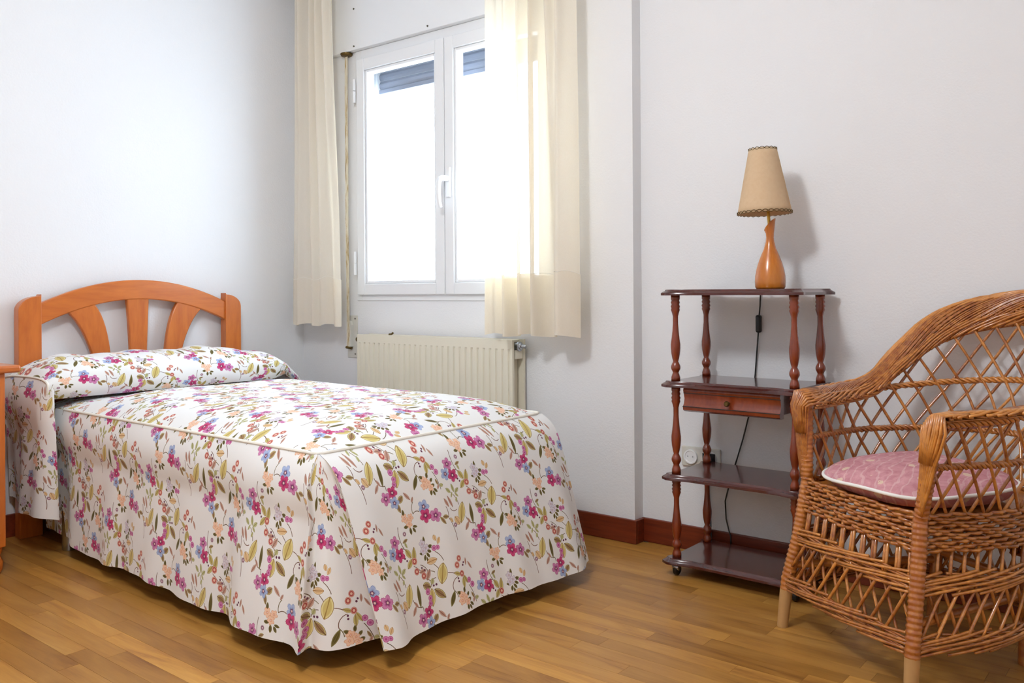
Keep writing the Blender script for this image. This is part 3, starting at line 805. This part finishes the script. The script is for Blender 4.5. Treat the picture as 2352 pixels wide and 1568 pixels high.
# pillow section
pz = [(1.335, .615), (1.345, .637), (1.366, .663), (1.419, .692), (1.474, .703), (1.6, .706), (1.75, .704), (1.953, .706), (2.05, .706), (2.158, .700), (2.29, .676), (2.36, .648), (2.406, .619), (2.45, .59), (2.477, .574), (2.50, .55)]
PXC, PHW, PZB = -3.375, .185, .535
def pil_sec(y, t):
    """t 0 = behind at the headboard, 1 = front crease"""
    zt = interp(pz, y); end = sm(2.53, 2.28, y)
    zc = min(.612, zt - .022); hw = PHW * (.5 + .5 * end)
    a = lerp(PI + .5, -.62, t); ca, sa = math.cos(a), math.sin(a)
    x = PXC + hw * math.copysign(abs(ca) ** .8, ca)
    z = zc + (zt - zc) * abs(sa) ** .8 if sa > 0 else zc + .088 * (.4 + .6 * end) * sa
    k_ = max(0, sa)
    x += .006 * math.sin(y * 9) * k_
    z += (.004 * math.sin(y * 21 + t * 5) + .003 * math.sin(y * 47)) * k_
    return (x, y, z)
YP0, YP1 = 1.345, 2.50
MB().grid(lambda a, t: pil_sec(lerp(YP0, YP1, a), t), 110, 40, lambda a, t: (lerp(YP0, YP1, a) * 1.0 + .05, -.58 * t + .1)).build('pillow_cover', M['floral'], bs, angle=180, fix=False)
far_end = [pil_sec(YP1, t / 20) for t in range(21)]
MB().add(far_end, [tuple(range(21))]).build('pillow_end', M['floral'], bs, smooth=False)
hemL = [(-3.60, 1.372, .165), (-3.55, 1.375, .16), (-3.49, 1.372, .158), (-3.42, 1.355, .15), (-3.385, 1.322, .148), (-3.32, 1.312, .15), (-3.25, 1.314, .152), (-3.18, 1.33, .15), (-3.125, 1.36, .148)]
def flap(a, v):
    t = pil_sec(YP0, lerp(.10, .93, a)); h_ = poly_smooth(hemL, a, .05)
    w = v
    x = lerp(t[0], h_[0], w ** .8); y = lerp(t[1] + .022 * sm(.7, 1, a), h_[1], w ** .9) - .02 * math.sin(PI * min(1, v / .4)) * (1 - v) * (1 - sm(.6, 1, a))
    y += .006 * math.sin(a * 22) * v
    return (x, y, lerp(t[2], h_[2], v))
MB().grid(flap, 60, 40, lambda a, v: (.42 * a + .13, -.52 * v)).build('pillow_flap', M['floral'], bs, angle=180, fix=False)
MB().tube([pil_sec(YP0, lerp(.10, .93, i / 40)) for i in range(41)], .0045, 8).build('pillow_piping', M['piping'], bs)

# ------------------------------------------------------------------ nightstand (cut by the left edge of the photograph)
ns = empty('nightstand', (-3.38, .98, 0)); tag(ns, 'honey wood nightstand edge beside the headboard', 'nightstand')
MB().box(XW + .02, -3.13, .72, 1.236, .672, .697).build('top', M['bedwood_y'], ns, bevel=.008, angle=30)
MB().box(XW + .03, -3.155, .765, 1.194, .09, .672).build('body', M['bedwood'], ns, smooth=False, bevel=.004)
for (z0, z1) in ((.50, .645), (.12, .48)):
    dr = MB().box(-3.155, -3.14, .79, 1.165, z0, z1).build('drawer' if z0 > .4 else 'door', M['bedwood_y'], ns, smooth=False, bevel=.004)
    MB().lathe([(0, 0), (.008, 0), (.006, .012), (.013, .018), (.013, .024), (0, .028)], (-3.14, .98 if z0 > .4 else .82, (z0 + z1) / 2), 14, axis='x').build('knob', M['oldbrass'], dr)
for x in (XW + .07, -3.185):
    for y in (.80, 1.165):
        MB().lathe([(0, 0), (.02, 0), (.027, .015), (.029, .04), (.02, .06), (.026, .075), (.026, .09), (0, .09)], (x, y, 0), 16).build('foot', M['bedwood'], ns)

# ------------------------------------------------------------------ etagere
SXc, SYc, SA, SB = -1.187, 2.67, .238, .152
et = empty('etagere', (SXc, SYc, 0)); tag(et, 'dark mahogany four-tier etagere on castors with turned spindles and small drawer', 'shelf')
def plate_loop(ins=0):
    P = []
    def edge(L, nx):  # returns offset along an edge, t -1..1
        out = []
        for i in range(25):
            t = -1 + 2 * i / 24; at = abs(t)
            off = -.014 * (1 - sm(.62, .86, at)) - .016 * sm(.93, 1.0, at)
            out.append((t, off))
        return out
    for t, o in edge(SA, 0)[1:-1]: P.append((SXc + t * SA * .985, SYc - SB - o))
    for t, o in edge(SB, 0)[1:-1]: P.append((SXc + SA + o, SYc + t * SB * .98))
    for t, o in edge(SA, 0)[1:-1]: P.append((SXc - t * SA * .985, SYc + SB + o))
    for t, o in edge(SB, 0)[1:-1]: P.append((SXc - SA - o, SYc - t * SB * .98))
    cx = [((p[0] - SXc) * (1 - ins / SA), (p[1] - SYc) * (1 - ins / SB)) for p in P]
    return [(SXc + a, SYc + c) for a, c in cx]
def plate(zb, h=.019):
    mb = MB(); rings = [(0, zb), (0, zb + h * .42), (.005, zb + h * .62), (.010, zb + h * .8), (.012, zb + h)]
    vs = []; n = None
    for ins, z in rings:
        lp = plate_loop(ins); n = len(lp); vs += [(x, y, z) for x, y in lp]
    fs = [(r * n + i, r * n + (i + 1) % n, (r + 1) * n + (i + 1) % n, (r + 1) * n + i) for r in range(len(rings) - 1) for i in range(n)]
    fs += [tuple(range(n - 1, -1, -1)), tuple((len(rings) - 1) * n + i for i in range(n))]
    return mb.add(vs, fs).build('tier', M['mahog'], et, angle=50)
ZT = [.918, .619, .316, .042]
for z in ZT: plate(z)
SP = [(0, 42), (.045, 42), (.06, 36), (.085, 43), (.105, 36), (.13, 44), (.15, 38), (.172, 42), (.2, 34), (.245, 25), (.33, 25), (.42, 30), (.5, 37), (.575, 45), (.62, 45), (.68, 41), (.74, 32), (.775, 24), (.80, 34), (.825, 43), (.845, 45), (.865, 42), (.885, 33), (.905, 27), (.93, 35), (.96, 42), (1, 42)]
LEGS = [(-1.386, 2.56), (-.988, 2.56), (-1.386, 2.78), (-.988, 2.78)]
for (lx, ly) in LEGS:
    for zt_, zb_ in zip(ZT, ZT[1:]):
        z1, z0 = zt_, zb_ + .019
        MB().lathe([(r / 45 * .0158, z0 + (z1 - z0) * (1 - t)) for t, r in reversed(SP)], (lx, ly, 0), 18).build('spindle', M['mahog_leg'], et, angle=180)
    cs = MB().lathe([(0, .034), (.008, .034), (.008, .042), (0, .042)], (lx, ly, 0), 10).build('castor', M['chrome'], et)
    MB().lathe([(0, -.010), (.012, -.010), (.0175, -.006), (.0185, 0), (.0175, .006), (.012, .010), (0, .010)], (lx, ly, .0186), 18, axis='x').build('wheel', M['black'], cs)
    MB().lathe([(0, -.0125), (.009, -.012), (.012, -.0095), (.013, -.004), (.013, .004), (.012, .0095), (.009, .012), (0, .0125)], (lx, ly - .003, .0275), 14, axis='x').build('hood', M['chrome'], cs)
# drawer under the second tier
DX0, DX1, DYF, DZ0, DZ1 = -1.352, -1.028, 2.545, .541, .619
prof = [(DYF + .004, DZ1), (DYF + .001, DZ1 - .010), (DYF + .006, DZ1 - .022), (DYF + .010, DZ1 - .036), (DYF + .006, DZ1 - .052), (DYF - .002, DZ1 - .062), (DYF + .0, DZ1 - .072), (DYF + .010, DZ0), (DYF + .03, DZ0), (DYF + .03, DZ1)]
dw = MB().prism(prof, DX0, DX1, 'x').build('drawer', M['mahog_leg'], et, smooth=True, angle=35)
MB().box(DX0 + .015, DX1 - .015, DYF + .03, SYc + .1, DZ0 + .006, DZ1).build('drawer_box', M['mahog'], et, smooth=False, bevel=.002)
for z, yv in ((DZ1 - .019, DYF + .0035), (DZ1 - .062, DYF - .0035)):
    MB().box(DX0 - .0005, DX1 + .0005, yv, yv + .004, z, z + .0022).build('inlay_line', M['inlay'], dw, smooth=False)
MB().lathe([(0, -.02), (.006, -.02), (.009, -.016), (.009, -.012), (.004, -.009), (.004, .004), (0, .004)], (-1.195, DYF + .003, .578), 16, axis='y').build('knob', M['oldbrass'], dw)

# ------------------------------------------------------------------ table lamp
LX, LY, LZ = -1.100, 2.652, .9372
lp_ = empty('table_lamp', (LX, LY, LZ)); tag(lp_, 'table lamp with orange wood flask base and tan parchment shade on the etagere', 'lamp')
def lsh(r, h, x, y): return (x * 1.15 if h > .13 else (x * 1.15 * sm(.118, .135, h))) if h > .1 else 0
LB = [(0, 0), (.043, 0), (.0465, .006), (.0475, .022), (.0465, .04), (.043, .06), (.037, .082), (.028, .106), (.0185, .128), (.0135, .148), (.0118, .162), (.0125, .175), (.0155, .192), (.0175, .203), (.0155, .204), (0, .198)]
def lsh2(r, h, x, y): return x * 1.1 * sm(.172, .204, h)
MB().lathe(LB, (LX, LY, LZ), 36, shear=lsh2).build('base', M['lampwood'], lp_, angle=60)
MB().tube([(LX - .001, LY, LZ + .19), (LX - .006, LY, LZ + .25), (LX - .012, LY, LZ + .33)], .005, 10).build('rod', M['brass'], lp_)
MB().lathe([(0, 0), (.014, 0), (.016, .03), (.013, .05), (0, .05)], (LX - .012, LY, LZ + .31), 14).build('bulb_holder', M['pvc_dirty'], lp_)
SC = Vector((LX - .017, LY, LZ + .238)); SHH, SR0, SR1 = .206, .0835, .0425
tilt = Matrix.Rotation(math.radians(-1.5), 3, 'Y')
def shade_pt(a, h, dr=0):
    r = lerp(SR0, SR1, h) + dr; wob = 0
    p = tilt @ Vector((r * math.cos(a), r * math.sin(a), h * SHH)); return SC + p
shd = MB().grid(lambda u, v: shade_pt(2 * PI * u, v), 48, 10, closed_u=True).build('shade', M['shade'], lp_, angle=180, solid=.0012)
for hh, nn in ((.0, 15), (1.0, 9)):
    for ph in (0, PI):
        tp = [shade_pt(2 * PI * i / 180, hh, .0012) + Vector((0, 0, .0042 * math.sin(nn * 2 * PI * i / 180 + ph) + (.003 if hh == 0 else -.002))) for i in range(181)]
        MB().tube(tp, .0009, 5, caps=False).build('scalloped_trim', M['oldbrass'], shd)
cp = [(-1.125, 2.69, .940), (-1.17, 2.79, .9395), (-1.20, 2.828, .9385), (-1.2095, 2.833, .925), (-1.212, 2.834, .88), (-1.215, 2.834, .851), (-1.219, 2.834, .787), (-1.2245, 2.834, .72), (-1.231, 2.8345, .645), (-1.241, 2.8345, .57), (-1.255, 2.8345, .502), (-1.277, 2.8345, .42), (-1.299, 2.8345, .35), (-1.329, 2.8345, .255), (-1.344, 2.8345, .197), (-1.341, 2.8345, .135), (-1.328, 2.829, .096), (-1.322, 2.828, .08), (-1.32, 2.827, .04), (-1.33, 2.822, .004)]
MB().tube(cp, .0026, 8).build('cord', M['black'], lp_)
sw = MB(); L_ = [(-.0095, -.031), (-.0095, .031), (.0095, .031), (.0095, -.031)]
MB().box(-1.2265, -1.2075, 2.824, 2.8425, .789, .849).build('cord_switch', M['black'], lp_, bevel=.006, angle=30)

# ------------------------------------------------------------------ wall socket
ol = empty('wall_socket', (-1.437, YR, .338)); tag(ol, 'white double wall socket low behind the etagere', 'socket')
MB().box(-1.513, -1.361, YR - .010, YR, .302, .374).build('cover_plate', M['pvc_dirty'], ol, smooth=False, bevel=.004)
def socket_face(x, z, yf, depth):
    bm_ = bmesh.new(); rings = []
    for cx_, r_, n_ in ((x, .0195, 28), (x - .0095, .0028, 10), (x + .0095, .0028, 10)):
        vs_ = [bm_.verts.new((cx_ + r_ * math.cos(2 * PI * i / n_), yf, z + r_ * math.sin(2 * PI * i / n_))) for i in range(n_)]
        for i in range(n_): bm_.edges.new((vs_[i], vs_[(i + 1) % n_]))
        rings.append(vs_)
    bmesh.ops.triangle_fill(bm_, use_beauty=True, edges=list(bm_.edges))
    for vs_ in rings[1:]:
        n_ = len(vs_); dn = [bm_.verts.new((v.co.x, yf + depth, v.co.z)) for v in vs_]
        for i in range(n_): bm_.faces.new((vs_[i], vs_[(i + 1) % n_], dn[(i + 1) % n_], dn[i]))
        bm_.faces.new(dn)
    bm_.verts.index_update(); m_ = MB()
    m_.add([v.co.copy() for v in bm_.verts], [[v.index for v in f.verts] for f in bm_.faces]); bm_.free()
    return m_
for x in (-1.474, -1.400):
    s_ = MB().lathe([(.026, 0), (.026, -.008), (.0215, -.008), (.0195, -.006), (.0195, -.0005)], (x, YR - .010, .338), 28, axis='y', caps=False).build('socket_ring', M['pvc'], ol)
    socket_face(x, .338, YR - .016, .0055).build('socket_face', M['pvc'], s_, smooth=False)
pg = empty('plug', (-1.40, YR - .01, .345)); tag(pg, 'dark plug pushed into the double wall socket', 'plug')
MB().box(-1.425, -1.376, YR - .0208, YR - .0182, .331, .358).build('plug_body', M['black'], pg, bevel=.005, angle=30)
MB().tube([(-1.40, YR - .017, .335), (-1.40, YR - .015, .30), (-1.405, YR - .008, .22), (-1.40, YR - .008, .12), (-1.395, YR - .017, .095), (-1.39, YR - .018, .003)], .0026, 6).build('plug_lead', M['black'], pg)

# ================================================================== wicker armchair
CC, UD, VD = (-0.7425, 2.2092), (0.8282, -0.5605), (0.5605, 0.8282)
def W(u, v, z): return Vector((CC[0] + u * UD[0] + v * VD[0], CC[1] + u * UD[1] + v * VD[1], z))
ch = empty('wicker_armchair', W(0, .25, 0)); tag(ch, 'varnished wicker armchair with lattice back and sweeping woven rim', 'chair')
TZ = {'a': [(0, .262), (.13, .256), (.26, .246), (.40, .240), (.65, .278), (.95, .288)],
      'u0': [(0, 0), (.26, .004), (.40, .0), (.65, .035), (.95, .035)],
      'fw': [(0, .243), (.13, .238), (.26, .222), (.40, .212), (.65, .238), (.95, .24)],
      'vF': [(0, 0), (.13, .012), (.26, .037), (.40, .060), (.65, .055), (.95, .055)],
      'vB': [(0, .50), (.26, .51), (.40, .54), (.65, .62), (.95, .655)]}
def hs(s, z):
    """horseshoe plan from the left front post round the back to the right front post"""
    a, u0, fw, vF, vB = (interp(TZ[k_], z) for k_ in ('a', 'u0', 'fw', 'vF', 'vB'))
    sg = -1 if s <= .5 else 1; q = s if s <= .5 else 1 - s
    vc = vF + .19
    if q < .17:
        t = q / .17; e = sm(0, 1, t); return (u0 + sg * lerp(fw, a, e ** .9), lerp(vF, vc, t))
    th = (q - .17) / .33 * PI / 2
    return (u0 + sg * a * math.cos(th), vc + (vB - vc) * math.sin(th))
def hp3(s, z, off=0):
    u, v = hs(s, z)
    if off:
        u1, v1 = hs(max(0, s - .01), z); u2, v2 = hs(min(1, s + .01), z)
        tx, ty = u2 - u1, v2 - v1; l = math.hypot(tx, ty) or 1
        u += -ty / l * off; v += tx / l * off      # outward
    return W(u, v, z)
ZTOP = [(0, .648), (.1, .655), (.153, .659), (.183, .666), (.206, .681), (.22, .709), (.234, .748), (.255, .786), (.274, .827), (.307, .869), (.339, .892), (.371, .907), (.404, .918), (.44, .926), (.5, .931)]
def ztop(s):
    q = s if s <= .5 else 1 - s
    return sum(interp(ZTOP, q + .012 * d) for d in (-1, -.5, 0, .5, 1)) / 5
def rim(s, c, lift=0):
    """c 0 = inner lower edge on the lattice, 1 = outer upper edge"""
    z = ztop(s); w = sm(.66, .84, z)
    down = lerp(.030, .092, w); out = lerp(.030, .018, w); inn = lerp(.034, .012, w)
    zz_ = z - down * max(0, 1 - c) ** 1.25
    off = lerp(-inn, out, c) + lift * .2
    bul = math.sin(PI * c)
    p = hp3(s, z, off)
    p.z = zz_ + bul * lerp(.012, .004, w) + lift * (1 - w * .6)
    n = hp3(s, z, -1) - hp3(s, z, 0)
    return p + n.normalized() * (bul * lerp(0, .012, w) + lift * w * .7)
# loops round the whole chair (front + horseshoe)
def loop_pt(t, z, off=0):
    """t 0..1: front from right post to left post (0..0.27) then the horseshoe"""
    if t < .25:
        q = t / .25; u0, fw, vF = (interp(TZ[k_], z) for k_ in ('u0', 'fw', 'vF'))
        return W(u0 + lerp(fw, -fw, q), vF - .012 * math.sin(PI * q) - off, z)
    return hp3((t - .25) / .75, z, off)

# legs and posts
def ringed(pts_fn, r, n=150): return [pts_fn(i / n) for i in range(n + 1)], (lambda t: r * (1 + .07 * math.sin(t * n * PI * .5)))
for s in (0.0, 1.0):
    z1 = ztop(s) - .008
    lg = MB()
    pts = [hp3(s, lerp(.10, z1, i / 170)) for i in range(171)]
    lg.tube(pts, .016, 10, rf=lambda t: (.0175 if t < .55 else .0165) * (1 + .05 * (1 if int(t * 85) % 2 else -1) * 1.0))
    lo = lg.build('front_post', M['wicker_leg'], ch)
    MB().tube([hp3(s, z) for z in (0, .05, .105)], .017, 12, rf=lambda t: .0145 + .003 * t).build('bare_foot', M['baleg'], lo)
for s in (.36, .64):
    pts = [hp3(s, z, -.012) for z in (0, .1, .2, .3, .39)]
    MB().tube(pts, .016, 10).build('back_leg', M['wicker_leg'], ch)
for (sa, sb, z) in ((0, .36, .175), (1, .64, .175)):
    MB().tube([hp3(sa, z), hp3(sb, z, -.012)], .011, 10).build('stretcher', M['wicker_leg'], ch)
MB().tube([hp3(.36, .2, -.012), hp3(.64, .2, -.012)], .011, 10).build('stretcher', M['wicker_leg'], ch)

# seat
sp_ = [loop_pt(i / 60, .402, -.006) for i in range(60)]
MB().add(sp_ + [p - Vector((0, 0, .012)) for p in sp_], [tuple(range(60)), tuple(range(119, 59, -1))] + [(i, (i + 1) % 60, 60 + (i + 1) % 60, 60 + i) for i in range(60)]).build('seat_panel', M['wicker_dark'], ch, smooth=False)

def woven_band(name, z0, z1, rows, r=.0052, amp=.0045, waves=46, dark=True):
    mb = MB(); rw = random.Random(rows * 7)
    for k_ in range(rows):
        z = lerp(z1, z0, k_ / (rows - 1)); ph = PI * k_ + rw.random() * .6
        pts = []
        n = 260
        for i in range(n + 1):
            t = i / n
            pts.append(loop_pt(t % 1.0, z + .0022 * math.sin(t * 2 * PI * 13 + k_ * 2), .006 + amp * math.sin(t * 2 * PI * waves + ph)))
        mb.tube(pts, r, 5, caps=False)
    return tag(mb.build(name, M['wicker'], ch, angle=180, fix=False), kind='stuff')
def slant_band(name, fn, n, span, r=.0046, segs=9, jit=.3, mat='wicker', s0=0.0, s1=1.0, flip=False):
    """fn(s, c, lift): strands creep across the band from c=0 to c=1 as they run along it"""
    mb = MB(); rw = random.Random(n)
    for k_ in range(n):
        a = lerp(s0 - span, s1, (k_ + rw.uniform(-jit, jit)) / n); pts = []
        for i in range(segs + 1):
            t = i / segs; s = a + span * t
            if s < s0 or s > s1: continue
            c = (1 - t) if flip else t
            pts.append(fn(s, min(1, max(0, c)), .0045 * math.sin(PI * t) + .0015 * math.sin(t * 14 + k_)))
        if len(pts) > 1: mb.tube(pts, r, 5, caps=True)
    return tag(mb.build(name, M[mat], ch, angle=180, fix=False), kind='stuff')
woven_band('woven_seat_band', .334, .414, 10, .0047, .0042, 46)
def band_fn(z0, z1, off0):
    return lambda s, c, lift: loop_pt(min(.9999, max(0, s)), lerp(z0, z1, c), off0 + lift * 1.6)
slant_band('woven_apron_band', band_fn(.286, .236, .005), 26, .24, .0038, 30)
slant_band('woven_apron_band', band_fn(.238, .282, .000), 24, .26, .0038, 30)
slant_band('woven_apron_band', band_fn(.154, .106, .005), 26, .24, .0038, 30)
slant_band('woven_apron_band', band_fn(.108, .150, .000), 24, .26, .0038, 30)

def cane(name, pts, r, parent=ch, n=6, mat='wicker'):
    return MB().tube(pts, r, n).build(name, M[mat], parent, angle=180, fix=False)
# upright stakes between the seat band and the middle band
NS = 46
for i in range(NS):
    t = (i + .5) / NS
    for d in ((-.0022, .0022) if t < .25 else (0,)):
        tt = min(.999, max(.001, t + d))
        cane('stake', [loop_pt(tt, z, .001) for z in (.245, .29, .35)], .0044)
# slanted canes of the lower lattice, leaning both ways
NL = 38
for i in range(NL):
    for dr, off in ((1, .005), (-1, -.005)):
        t0 = (i + .3) / NL; pts = []
        for j in range(5):
            z = lerp(.255, .128, j / 4); t = t0 + dr * (.255 - z) * .30
            if (t0 < .25) != (t < .25) or t <= 0 or t >= 1: break
            pts.append(loop_pt(t, z, off))
        if len(pts) > 2: cane('slanted_cane', pts, .0042)
# lattice of the back and arms
NB_ = 25
for dr, off in ((1, .0035), (-1, -.0035)):
    for i in range(-8, NB_ + 8):
        s0_ = (i + .5) / NB_; pts = []
        for j in range(0, 61):
            z = .40 + j * .009; s = s0_ + dr * (z - .40) * .42
            if s < .012 or s > .988:
                if pts: break
                continue
            if z > rim(s, .12).z + .004: break
            pts.append(hp3(s, z, off))
        if len(pts) > 3:
            if len(pts) > 12: pts = pts[::3] + ([pts[-1]] if (len(pts) - 1) % 3 else [])
            cane('lattice_cane', pts, .0041)
# twisted bands across the lattice
def twisted(name, zf, s0, s1, r=.0046, hr=.0052, turns=34):
    mb = MB()
    for k_ in range(3):
        pts = []; n = 300
        for i in range(n + 1):
            s = lerp(s0, s1, i / n); a = 2 * PI * (turns * i / n + k_ / 3)
            p = hp3(s, zf(s) + hr * math.sin(a), hr * math.cos(a)); pts.append(p)
        mb.tube(pts, r, 5)
    return tag(mb.build(name, M['wicker'], ch, angle=180, fix=False), kind='stuff')
twisted('twisted_band', lambda s: .527 + .012 * math.sin(PI * s), .004, .996)
twisted('twisted_band', lambda s: .640 + .055 * math.sin(PI * s) ** 2 - .012, .02, .98, turns=30)
# woven rim: core and strands
MB().grid(lambda a, c: rim(a, c, -.009), 240, 10).build('rim_core', M['wicker_dark'], ch, angle=180, fix=False, solid=.002)
slant_band('woven_rim', rim, 104, .19, .0030, 22)
slant_band('woven_rim', lambda s, c, l: rim(s, c, l - .005), 60, .22, .0036, 22, flip=True)
slant_band('rim_braid', lambda s, c, l: rim(s, lerp(.0, .30, c), l + .003), 44, .10, .0038, 9)
slant_band('rim_braid', lambda s, c, l: rim(s, lerp(.80, 1.06, c), l + .001), 44, .10, .0038, 9)
# strands running from the arm over the front of each post
for s, s2, dirn in ((0.0, .05, -1), (1.0, .95, 1)):
    mb = MB(); rw = random.Random(5)
    pu = hp3(s, .65)
    n_out = (hp3(s, .65, 1) - hp3(s, .65, 0)).normalized(); fwd = Vector((-VD[0], -VD[1], 0))
    for layer in range(2):
        for k_ in range(11):
            c = k_ / 10; f = c - .35
            pts = [rim(s2, c, .004), rim(lerp(s, s2, .35), c, .006), rim(s, c, .004) + fwd * (.012 + .004 * layer)]
            for z, wd in ((.615, .95), (.58, .8), (.54, .62), (.49, .45), (.445, .3), (.415, .2)):
                if layer and z < .5 + .02 * (k_ % 3): break
                b_ = hp3(s, z); arc = math.cos((c - .5) * 2.2)
                pts.append(Vector((b_.x, b_.y, z)) + n_out * (f * .074 * wd * (1 if layer == 0 else .8) + rw.uniform(-.002, .002)) + fwd * (.008 + .014 * arc * wd + .005 * layer))
            mb.tube(pts, .0037, 5)
    tag(mb.build('arm_front_weave', M['wicker'], ch, angle=180, fix=False), kind='stuff')

# ------------------------------------------------------------------ cushion
cu = empty('seat_cushion', W(0.01, .25, .414)); tag(cu, 'pink floral seat cushion with white piping on the wicker armchair', 'cushion')
def cush_edge(a):
    t = (a / (2 * PI)) % 1.0
    c_, s_ = math.cos(a), math.sin(a)
    n_ = 3.4 if s_ < 0 else 2.4
    q = (abs(c_) ** n_ + abs(s_) ** n_) ** (-1 / n_)
    return (.002 + .203 * q * c_, .262 + (.224 if s_ < 0 else .2) * q * s_)
def cush(a, k_, up):
    eu, ev = cush_edge(a); r = k_
    u, v = lerp(.002, eu, r), lerp(.262, ev, r)
    h = (1 - r ** 3.0) ** .6
    hb2 = (1 - r ** 16) ** .5
    zz2 = .449 - .010 * sm(.2, .0, v) + .004 * math.sin(u * 17 + v * 9)
    z = zz2 + (.042 * h + .004 * math.sin(u * 31) * h if up else -.034 * hb2)
    return W(u, v, max(.4155, z))
cm = MB(); cm.grid(lambda a, k_: cush(2 * PI * a, 1 - k_ * .999, True), 64, 16, closed_u=True)
cm.grid(lambda a, k_: cush(2 * PI * a, 1 - k_ * .999, False), 64, 10, closed_u=True)
cm.build('cover', M['cushion'], cu, angle=180)
MB().tube([cush(2 * PI * i / 120, 1.0, True) for i in range(121)], .0046, 8, caps=False).build('piping', M['whitepiping'], cu, angle=180)

# ================================================================== ceiling lamp, above the top edge of the photograph
CLX, CLY = -1.25, .55
cl = empty('ceiling_lamp', (CLX, CLY, ZC)); tag(cl, 'ceiling lamp with white rose over the open floor', 'lamp')
MB().lathe([(0, ZC - .03), (.06, ZC - .03), (.07, ZC - .01), (.07, ZC - .0005), (0, ZC - .0005)], (CLX, CLY, 0), 24).build('ceiling_rose', M['pvc'], cl)
MB().lathe([(0, ZC - .10), (.018, ZC - .10), (.022, ZC - .06), (.02, ZC - .028), (0, ZC - .028)], (CLX, CLY, 0), 16).build('bulb_holder', M['pvc'], cl)
# the photograph is also lit from above on the camera's side (shadows under the tiers, glints on the wicker): the room's ceiling lamp
bl = bpy.data.lights.new('ceiling_lamp_offscreen', 'POINT'); bl.energy = 62; bl.color = (.92, .96, 1.0); bl.shadow_soft_size = .15
bo = bpy.data.objects.new('ceiling_lamp_offscreen', bl); COL.objects.link(bo); bo.location = (CLX, CLY, ZC - .26)
